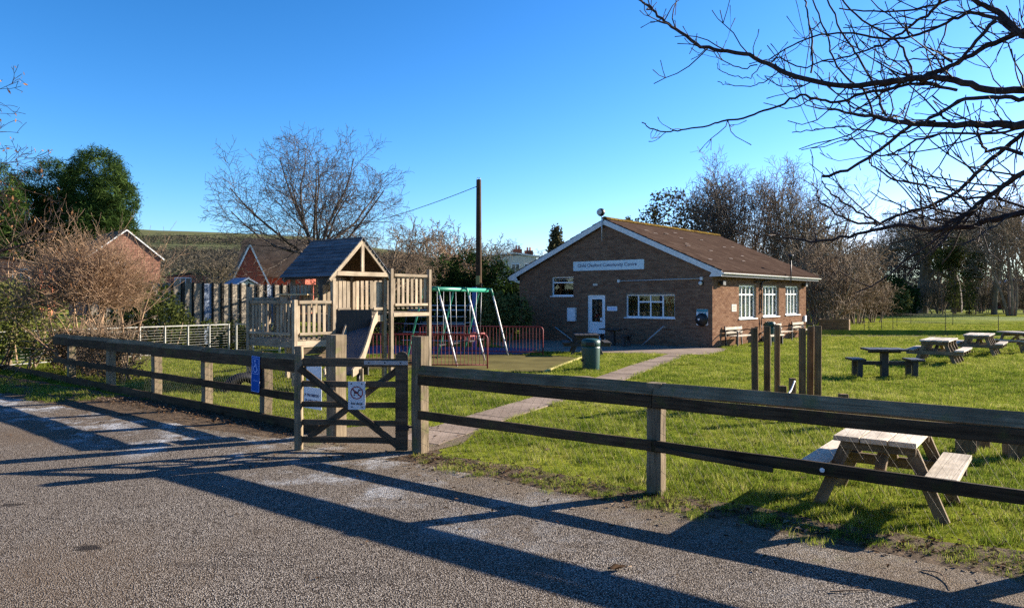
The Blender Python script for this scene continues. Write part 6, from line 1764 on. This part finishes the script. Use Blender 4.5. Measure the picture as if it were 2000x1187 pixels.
# ------------------------------------------------------------------ the tree overhead: limbs reach in from a trunk outside the right edge
TR = V3((9.6, 5.2, 0))
ov = thing('overhanging_tree', 'dark bare branches reaching into the sky from the right', 'tree', T(TR))
def bz(cx, cy): return 1240 + cx / 2.472, cy / 2.472
limbs = [   # pixel tracks (in the enlarged corner), depth at start and end, radius at start and end
    ([(1879, 440), (1700, 432), (1550, 388), (1400, 375), (1240, 392), (1080, 415), (900, 400), (750, 360), (640, 310), (520, 260), (380, 238), (300, 215), (200, 140), (130, 90), (80, 40), (30, 0), (0, -60)], 6.0, 7.2, .050, .012, 1),
    ([(1879, 150), (1830, 168), (1700, 230), (1560, 300), (1420, 360), (1300, 390), (1180, 420)], 5.8, 6.6, .042, .016, 1),
    ([(1879, 600), (1700, 602), (1500, 602), (1300, 595), (1200, 575), (1080, 550), (950, 527)], 5.6, 6.6, .050, .014, 1),
    ([(1450, 590), (1380, 590), (1310, 620), (1200, 710), (1130, 760), (1020, 820), (905, 857)], 5.95, 6.4, .024, .018, 0),
    ([(1879, 1025), (1700, 1070), (1560, 1100), (1420, 1105), (1280, 1085), (1150, 1115), (1000, 1150), (850, 1165), (750, 1150), (640, 1110)], 5.3, 6.6, .036, .008, 1),
    ([(1879, 830), (1780, 900), (1680, 970), (1600, 1030), (1500, 1080)], 5.2, 5.6, .034, .020, 1),
    ([(1879, 640), (1750, 740), (1650, 840), (1560, 920), (1450, 980), (1300, 1030), (1150, 1080), (1030, 1065), (930, 1000), (885, 960), (880, 915)], 5.9, 6.8, .030, .008, 1),
    ([(1560, 440), (1380, 410), (1150, 440), (1000, 490), (900, 485), (800, 460), (700, 510), (600, 545), (500, 575), (400, 590), (350, 610), (250, 625), (170, 635), (90, 625), (35, 590)], 6.3, 7.4, .022, .008, 0),
    ([(1879, 180), (1850, 150), (1740, 55), (1640, 0), (1560, -50)], 5.8, 6.2, .040, .025, 1),
    ([(1850, 160), (1720, 80), (1620, 65), (1540, 95), (1400, 155), (1300, 185), (1180, 185), (1050, 160), (900, 170), (760, 220), (640, 290)], 5.9, 7.2, .026, .009, 0),
    ([(1500, -30), (1430, 60), (1340, 120), (1240, 190), (1130, 240), (1000, 280), (880, 300)], 6.4, 7.0, .024, .009, 0),
    ([(815, -30), (825, 30), (840, 100), (855, 200), (850, 350)], 7.2, 6.9, .012, .014, 0),
    ([(850, -20), (900, 100), (940, 200), (960, 290), (1040, 390), (1110, 450), (1150, 550)], 7.0, 6.6, .011, .014, 0),
    ([(925, -20), (1000, 150), (1060, 250), (1120, 350), (1170, 450), (1210, 560)], 6.9, 6.4, .012, .016, 0),
    ([(985, -20), (1100, 100), (1250, 190), (1300, 250), (1340, 360)], 6.8, 6.4, .012, .015, 0),
    ([(990, 40), (1150, 55), (1350, 45), (1480, 15), (1600, -30)], 6.9, 6.4, .010, .018, 0),
    ([(1740, 100), (1650, 200), (1560, 300), (1480, 350), (1380, 375)], 5.9, 6.3, .026, .016, 0),
    ([(1530, 300), (1460, 250), (1390, 232), (1330, 255)], 6.1, 6.4, .014, .007, 0),
    ([(1500, 290), (1380, 285), (1240, 295), (1190, 245)], 6.1, 6.4, .011, .006, 0),
    ([(1879, 480), (1760, 470), (1600, 480), (1480, 540), (1380, 600)], 5.7, 5.9, .030, .016, 0),
    ([(1560, 440), (1420, 400), (1330, 390), (1200, 450), (1080, 520), (1010, 490)], 6.2, 6.7, .020, .007, 0),
    ([(1400, 600), (1250, 660), (1150, 640), (1050, 620), (950, 615), (850, 630), (760, 640)], 6.1, 6.7, .013, .006, 0),
    ([(1879, 620), (1700, 650), (1520, 640), (1360, 680), (1250, 740), (1160, 750), (1080, 700), (1040, 650)], 5.8, 6.4, .018, .007, 0),
    ([(1879, 1000), (1750, 960), (1600, 960), (1480, 930), (1400, 895), (1250, 870), (1150, 800), (1135, 765)], 5.5, 6.2, .016, .009, 0),
    ([(1650, 1050), (1560, 940), (1490, 860), (1470, 800)], 5.6, 6.0, .014, .006, 0),
    ([(1400, 1090), (1380, 980), (1370, 900), (1330, 780), (1320, 700)], 5.8, 6.1, .013, .007, 0),
    ([(640, 310), (700, 280), (800, 330), (900, 300), (960, 300)], 6.9, 6.8, .012, .008, 0),
    ([(700, 340), (620, 400), (540, 415), (440, 410), (400, 395)], 6.9, 7.2, .009, .005, 0),
    ([(590, 310), (520, 330), (440, 300), (390, 245)], 7.0, 7.1, .010, .006, 0),
    ([(610, 310), (560, 375), (480, 365), (410, 340), (400, 305)], 7.0, 7.3, .008, .005, 0),
    ([(900, 870), (930, 920), (1000, 970), (1100, 1030), (1170, 1080)], 6.4, 6.2, .010, .014, 0),
    ([(1879, 750), (1790, 715), (1700, 730), (1670, 680), (1640, 600)], 5.6, 5.8, .026, .010, 0),
]
main_p, twig_p = [], []
rg = random.Random(5)
def limb3d(track, y0, y1, r0, r1):
    n = len(track); P_ = []
    for i, (cx, cy) in enumerate(track):
        x, y = bz(cx, cy); Y = y0 + (y1 - y0) * i / (n - 1) + rg.uniform(-.05, .05)
        P_.append(dp(x, y, Y))
    sm = arc(P_, 4); m = len(sm)
    jit = [V3((rg.gauss(0, 1), rg.gauss(0, 1), rg.gauss(0, 1))) * .006 for _ in sm]
    return [q + j for q, j in zip(sm, jit)], [r0 + (r1 - r0) * i / (m - 1) for i in range(m)]
for track, y0, y1, r0, r1, joins in limbs:
    r0, r1 = r0 * .62, r1 * .70
    pts, rad = limb3d(track, y0, y1, r0, r1)
    if joins:                                 # carry the limb on to the trunk outside the frame
        a = pts[0]; e = TR + V3((0, 0, 2.6 + .28 * (a.z - 2)))
        pre = arc([e, e.lerp(a, .45) + V3((0, .2, .25)), a], 4)
        pts = pre[:-1] + pts; rad = [r0 * 1.9 - (r0 * .9) * i / (len(pre) - 1) for i in range(len(pre) - 1)] + rad
    main_p.append((np.array([tuple(p) for p in pts]), np.array(rad)))
    # side twigs with upturned, knobbly ends
    m = len(pts); L = sum((pts[i + 1] - pts[i]).length for i in range(m - 1))
    for k in range(int(L * (5.5 if r0 > .014 else 4.5))):
        i = rg.randrange(4 if joins else 1, m - 1); b = pts[i]; d = (pts[i + 1] - pts[i]).normalized()
        s_ = d.orthogonal().normalized(); s2 = d.cross(s_); az = rg.uniform(0, 6.28); an = R(rg.uniform(25, 65))
        v = d * math.cos(an) + (s_ * math.cos(az) + s2 * math.sin(az)) * math.sin(an)
        ln = rg.choice((.10, .16, .25, .4, .6, .8)) * rg.uniform(.7, 1.2); q = b.copy(); tp = [q.copy()]; nn_ = 6
        for j in range(nn_ - 1):
            v = (v + V3((rg.gauss(0, .24), rg.gauss(0, .24), rg.gauss(0, .20) + .10))).normalized(); q = q + v * (ln / (nn_ - 1)); tp.append(q.copy())
        rb = min(rad[i] * .6, .0036 + .005 * ln)
        twig_p.append((np.array([tuple(p) for p in tp]), np.array([rb, rb * .9, rb * .8, rb * .72, max(.003, rb * .62), .0045])))
        if ln > .35:
            for jj in range(2):
                j = rg.randrange(1, nn_ - 1); w_ = (v + V3((rg.gauss(0, .7), rg.gauss(0, .7), rg.gauss(0, .5)))).normalized(); l2 = ln * rg.uniform(.15, .4)
                twig_p.append((np.array([tuple(tp[j]), tuple(tp[j] + w_ * l2 * .5), tuple(tp[j] + w_ * l2 + V3((0, 0, .03)))]), np.array([rb * .65, rb * .5, .004])))
tk = [TR + V3((0, 0, -.1)), TR + V3((.03, .02, .8)), TR + V3((-.05, .05, 1.8)), TR + V3((.02, .0, 2.9)), TR + V3((.12, .1, 4.2)), TR + V3((.3, .25, 6.0))]
tubes('trunk', [(np.array([tuple(p) for p in tk]), np.array([.30, .24, .21, .20, .14, .05]))], 12, B_dark, ov)
V, F = tube_arrays(main_p, 8); obj('limbs', mesh_np('limbs', V, F, B_over, True), ov)
V, F = tube_arrays(twig_p, 5); obj('crown', mesh_np('crown', V, F, B_over, True), ov)

# ------------------------------------------------------------------ far field furniture
ef = thing('electric_fence', 'thin dark posts strung with wire across the far field', 'fence', T(30, 50, 0))
epx = [(1657, 645), (1688, 645), (1697, 645), (1722, 645), (1744, 645), (1752, 640), (1779, 634), (1847, 648), (1861, 636), (1950, 652)]
V, F = tube_arrays([(np.array([(0, 0, 0), (0, 0, 1.0)]), np.array([.02, .015]))], 5); pme = mesh_np('post', V, F, M_black, True)
eps = []
for x, y in epx:
    p = gp(x, y - 1); obj('post', pme, ef, T(p)); eps.append(p)
order = sorted(eps, key=lambda p: p.x)
for z in (.45, .9):
    pipe('fence_wire', [p + V3((0, 0, z)) for p in sorted([p for p in eps if p.y < 48], key=lambda p: p.x)], .006, M_wire, ef, 4)
bx = gp(1600, 646)
bM2 = T(bx) @ RZ(R(-28))
t = thing('timber_planter', 'low brown timber sided box at the field edge past the hall', 'planter', bM2)
for k in range(4):
    beam('side_board', (0, 0, .09 + k * .17), (1.55, 0, .09 + k * .17), .05, .165, M_post, t, F=bM2); beam('side_board', (0, .06, .09 + k * .17), (0, 1.0, .09 + k * .17), .05, .165, M_post, t, F=bM2)
    beam('side_board', (1.55, .06, .09 + k * .17), (1.55, 1.0, .09 + k * .17), .05, .165, M_post, t, F=bM2); beam('side_board', (0, 1.03, .09 + k * .17), (1.55, 1.03, .09 + k * .17), .05, .165, M_post, t, F=bM2)
MB().box((.03, .03, .45), (1.52, 1.0, .6)).build('soil', M_dirt, t, bM2)

# ------------------------------------------------------------------ grass, fallen leaves, sticks
def in_poly(x, y, poly):
    c = np.zeros(len(x), bool); n = len(poly)
    for i in range(n):
        x0, y0 = poly[i]; x1, y1 = poly[(i + 1) % n]
        m = ((y0 > y) != (y1 > y)) & (x < (x1 - x0) * (y - y0) / (y1 - y0 + 1e-12) + x0)
        c ^= m
    return c
path_poly = [(p.x, p.y) for p in path_l] + [(p.x, p.y) for p in reversed(path_r)]
def loc2(M, pts): return [tuple((M @ V3((x, y, 0)))[:2]) for x, y in pts]
hall_poly = loc2(BL, [(-FW - .05, -.05), (.05, -.05), (.05, SD + .1), (-FW - .05, SD + .1)])
holes = [path_poly, hall_poly, [(-0.9, 30.6), (0.2, 26.4), (2.6, 25.6), (6.6, 24.6), (7.6, 26.3), (8.1, 27.6), (7.4, 28.6), (0.6, 34.3)],
         [(-4.6, 19.3), (gp(1062, 727).x, gp(1062, 727).y), (2.2, 23.2), (1.4, 24.0), (-3.2, 25.2), (-5.4, 22.0)], [(-6.2, 24.6), (0.6, 24.7), (0.9, 27.6), (-5.4, 29.4)],
         [(p.x, p.y) for p in (gp(1000, 733), gp(1150, 735), gp(1175, 741), gp(1130, 745), gp(1000, 740))],
         [(p.x, p.y) for p in (along(S0 - 2.1, 5.9), along(S0 - 0.12, 5.9), along(S0 + 0.02, 6.6), along(S0 + 0.05, 7.2), along(S0 - 0.5, 8.2), along(S0 - 1.9, 7.6), along(S0 - 2.2, 6.8))]]
rng = np.random.default_rng(99)
PX, PY = [], []
for y0, y1, dens in ((4.6, 8, 420), (8, 11, 240), (11, 16, 130), (16, 24, 60), (24, 36, 22), (36, 55, 7)):
    xm = .74 * y1 + .6
    k = int((y1 - y0) * 2 * xm * dens)
    x = rng.uniform(-xm, xm, k); y = rng.uniform(y0, y1, k)
    d = FN.x * x + FN.y * y; s = FD.x * x + FD.y * y
    lim = np.where(s - S0 > .1, 6.40, 6.95) + .10 * np.sin(s * 5.1) + .07 * np.sin(s * 13.0)
    kk = (d > lim) & (np.abs(x) < .73 * y + .6)
    kk &= ~((d < lim + .25) & (rng.random(k) < .5))
    # a weedy grass patch on the road side at the far left
    patch = (s - S0 < -8.2) & (d > 5.55 + .15 * np.sin(s * 3)) & (d < 6.6) & (rng.random(k) < .5)
    kk |= patch & (np.abs(x) < .73 * y + .6)
    thin = np.sin(x * 1.1 + 1.7 * np.sin(y * .7)) + np.sin(y * 1.6 + 1.3 * np.sin(x * 1.9)) + .8 * np.sin(x * 3.7 + y * 2.9)
    kk &= ~((thin > 1.55) & (rng.random(k) < .72))
    kk &= ~((np.hypot(x + 1.4, y - 10.3) < 1.1) & (rng.random(k) < .6)) & ~((np.hypot(x - 3.6, y - 6.9) < .9) & (rng.random(k) < .45))
    kk |= (d > lim - .36) & (d <= lim) & (rng.random(k) < .40) & (s - S0 > .1)
    for h_ in holes: kk &= ~in_poly(x, y, h_)
    PX.append(x[kk]); PY.append(y[kk])
PX, PY = np.concatenate(PX), np.concatenate(PY)

def tuft_mesh(seed, nb, rad, h, w_):
    r = np.random.default_rng(seed); V, F = [], []
    for i in range(nb):
        a = r.uniform(0, 6.28); rr = rad * math.sqrt(r.random()); b = np.array([rr * math.cos(a), rr * math.sin(a), 0.0])
        az = r.uniform(0, 6.28); hh = h * r.uniform(.5, 1.25); ln = r.uniform(.15, .85) * hh
        d = np.array([math.cos(az), math.sin(az), 0]); sd = np.array([-d[1], d[0], 0]) * w_ * r.uniform(.7, 1.2)
        m = b + d * ln * .35 + np.array([0, 0, hh * .6]); t_ = b + d * ln + np.array([0, 0, hh])
        n0 = len(V); V += [b - sd, b + sd, m + sd * .7, m - sd * .7, t_]
        F += [(n0, n0 + 1, n0 + 2, n0 + 3), (n0 + 3, n0 + 2, n0 + 4, n0 + 4)]
    me = bpy.data.meshes.new('grass_tuft')
    me.from_pydata([tuple(v) for v in V], [], [f if f[2] != f[3] else f[:3] for f in F]); me.materials.append(L_grass); me.update()
    return me
tufts = [bpy.data.objects.new('grass_tuft', tuft_mesh(s, n_, r_, h_, w_)) for s, n_, r_, h_, w_ in ((1, 34, .06, .042, .0016), (2, 30, .065, .055, .0018), (3, 38, .07, .032, .0016))]
gm = bpy.data.meshes.new('lawn_grass'); n = len(PX)
gm.vertices.add(n); gm.vertices.foreach_set('co', np.stack([PX, PY, np.full(n, -.004)], 1).astype(np.float32).ravel())
big = np.sin(PX * 1.7 + 2 * np.sin(PY * .9)) * np.sin(PY * 1.3 + np.sin(PX * .8))
sm_ = np.sin(PX * 7.3 + 2.2 * np.sin(PY * 5.1)) * np.sin(PY * 8.1 + 1.9 * np.sin(PX * 4.7))
sc_ = (1.0 + .30 * big + .42 * sm_ + .25 * rng.normal(0, 1, n)).clip(.4, 2.3) * (1 + np.clip((PY - 9) / 14, 0, 2.2))
ra = np.stack([rng.normal(0, .12, n), rng.normal(0, .12, n), rng.uniform(0, 6.28, n)], 1).astype(np.float32)
at = gm.attributes.new('scl', 'FLOAT_VECTOR', 'POINT'); at.data.foreach_set('vector', np.stack([sc_, sc_, np.minimum(sc_, 1.5)], 1).astype(np.float32).ravel())
at = gm.attributes.new('rot', 'FLOAT_VECTOR', 'POINT'); at.data.foreach_set('vector', ra.ravel())
gm.materials.append(L_grass)
go = obj('lawn_grass', gm); tag(go, 'short winter grass of the playing field', 'grass', kind='stuff')
ng = bpy.data.node_groups.new('scatter_tufts', 'GeometryNodeTree')
ng.interface.new_socket('Geometry', in_out='INPUT', socket_type='NodeSocketGeometry'); ng.interface.new_socket('Geometry', in_out='OUTPUT', socket_type='NodeSocketGeometry')
gi, goo = ng.nodes.new('NodeGroupInput'), ng.nodes.new('NodeGroupOutput')
ip = ng.nodes.new('GeometryNodeInstanceOnPoints'); jn = ng.nodes.new('GeometryNodeJoinGeometry')
for tf in tufts:
    oi = ng.nodes.new('GeometryNodeObjectInfo'); oi.inputs['Object'].default_value = tf; oi.inputs['As Instance'].default_value = True
    ng.links.new(oi.outputs['Geometry'], jn.inputs[0])
ip.inputs['Pick Instance'].default_value = True
def named(nm):
    q = ng.nodes.new('GeometryNodeInputNamedAttribute'); q.data_type = 'FLOAT_VECTOR'; q.inputs['Name'].default_value = nm; return q.outputs[0]
ng.links.new(gi.outputs[0], ip.inputs['Points']); ng.links.new(jn.outputs[0], ip.inputs['Instance'])
ng.links.new(named('rot'), ip.inputs['Rotation']); ng.links.new(named('scl'), ip.inputs['Scale'])
ng.links.new(ip.outputs[0], goo.inputs[0])
go.modifiers.new('scatter', 'NODES').node_group = ng

# fallen leaves along the foot of the fence
n = 5200; s = S0 + rng.uniform(-9, 7.5, n); d = 6.30 + rng.normal(0, .18, n) + np.where(s - S0 < 0, .15, 0)
k = (d > 5.6) & (d < 6.95) & ~((s > S0 - 2.2) & (s < S0) & (d > 6.25))
cx, cy = FD.x * s + FN.x * d, FD.y * s + FN.y * d
d2 = rng.uniform(6.9, 12, n); s2_ = S0 + rng.uniform(-1, 6, n); lw = rng.random(n) < .22; cx = np.where(lw, FD.x * s2_ + FN.x * d2, cx); cy = np.where(lw, FD.y * s2_ + FN.y * d2, cy)
rd = rng.random(n) < .05; d3 = 6.0 - np.abs(rng.normal(0, .9, n)); s3_ = S0 + rng.uniform(-7, 6, n); cx = np.where(rd, FD.x * s3_ + FN.x * d3, cx); cy = np.where(rd, FD.y * s3_ + FN.y * d3, cy)
C = np.stack([cx, cy, np.abs(rng.normal(0, .008, n)) + .012], 1)[k]; n = len(C)
az = rng.uniform(0, 6.28, n); sz = rng.uniform(.008, .030, n) * np.where(rng.random(n) < .06, 1.5, 1); tl = rng.normal(0, .25, (n, 2))
A = np.stack([np.cos(az), np.sin(az), tl[:, 0]], 1) * sz[:, None]; Bv = np.stack([-np.sin(az), np.cos(az), tl[:, 1]], 1) * sz[:, None] * .55
Zc = np.zeros((n, 3)); Zc[:, 2] = sz * rng.uniform(.1, .5, n)
V = np.stack([C - A, C - Bv + Zc, C + A, C + Bv + Zc], 1).reshape(-1, 3)
tag(obj('leaf_litter', mesh_np('leaf_litter', V, np.arange(n * 4).reshape(-1, 4), L_litter)), 'fallen brown leaves lying along the foot of the fence', 'leaves', kind='stuff')

def stick(label, pts, r):
    t = thing('fallen_twig', label, 'twig', T(pts[0]))
    q = arc(pts, 5); m = len(q)
    tubes('twig_stem', [(np.array([tuple(p) for p in q]), np.array([r * (1 - .6 * i / (m - 1)) for i in range(m)]))], 6, B_tan, t)
    k = m // 2; tubes('side_shoot', [(np.array([tuple(q[k]), tuple(q[k] + V3((.03, .02, .012))), tuple(q[k] + V3((.07, .03, .012)))]), np.array([r * .5, r * .4, r * .2]))], 5, B_tan, t)
z_ = .016
stick('curved pale twig lying on the tarmac near the right edge', [gp(1800, 1112, z_), gp(1835, 1118, z_ + .01), gp(1848, 1135, z_), gp(1857, 1150, z_)], .006)
stick('straight pale twig lying on the tarmac right of centre', [gp(1622, 1154, z_), gp(1660, 1152, z_ + .008), gp(1700, 1151, z_)], .006)
stick('short twig on the tarmac at the lower right corner', [gp(1920, 1163, z_), gp(1940, 1160, z_ + .006), gp(1960, 1161, z_)], .005)
p = gp(1205, 1113, .01)
t = thing('curled_leaf', 'curled dark leaf lying alone on the tarmac', 'leaf', T(p))
Vv = [(x * .07, y * .035, .008 + .03 * y * y + .012 * x * x) for x in (-1, -.5, 0, .5, 1) for y in (-1 + abs(x) * .6 if True else -1, 0, 1 - abs(x) * .6)]
mb = MB(); mb.add(Vv, [(3*i + j, 3*i + 3 + j, 3*i + 4 + j, 3*i + 1 + j) for i in range(4) for j in range(2)]); mb.build('leaf_blade', L_litter, t, T(p) @ RZ(.4), smooth=True)
pipe('leaf_stalk', [p + V3((.06, .02, .015)), p + V3((.11, .05, .012))], .003, B_brown, t, 5)
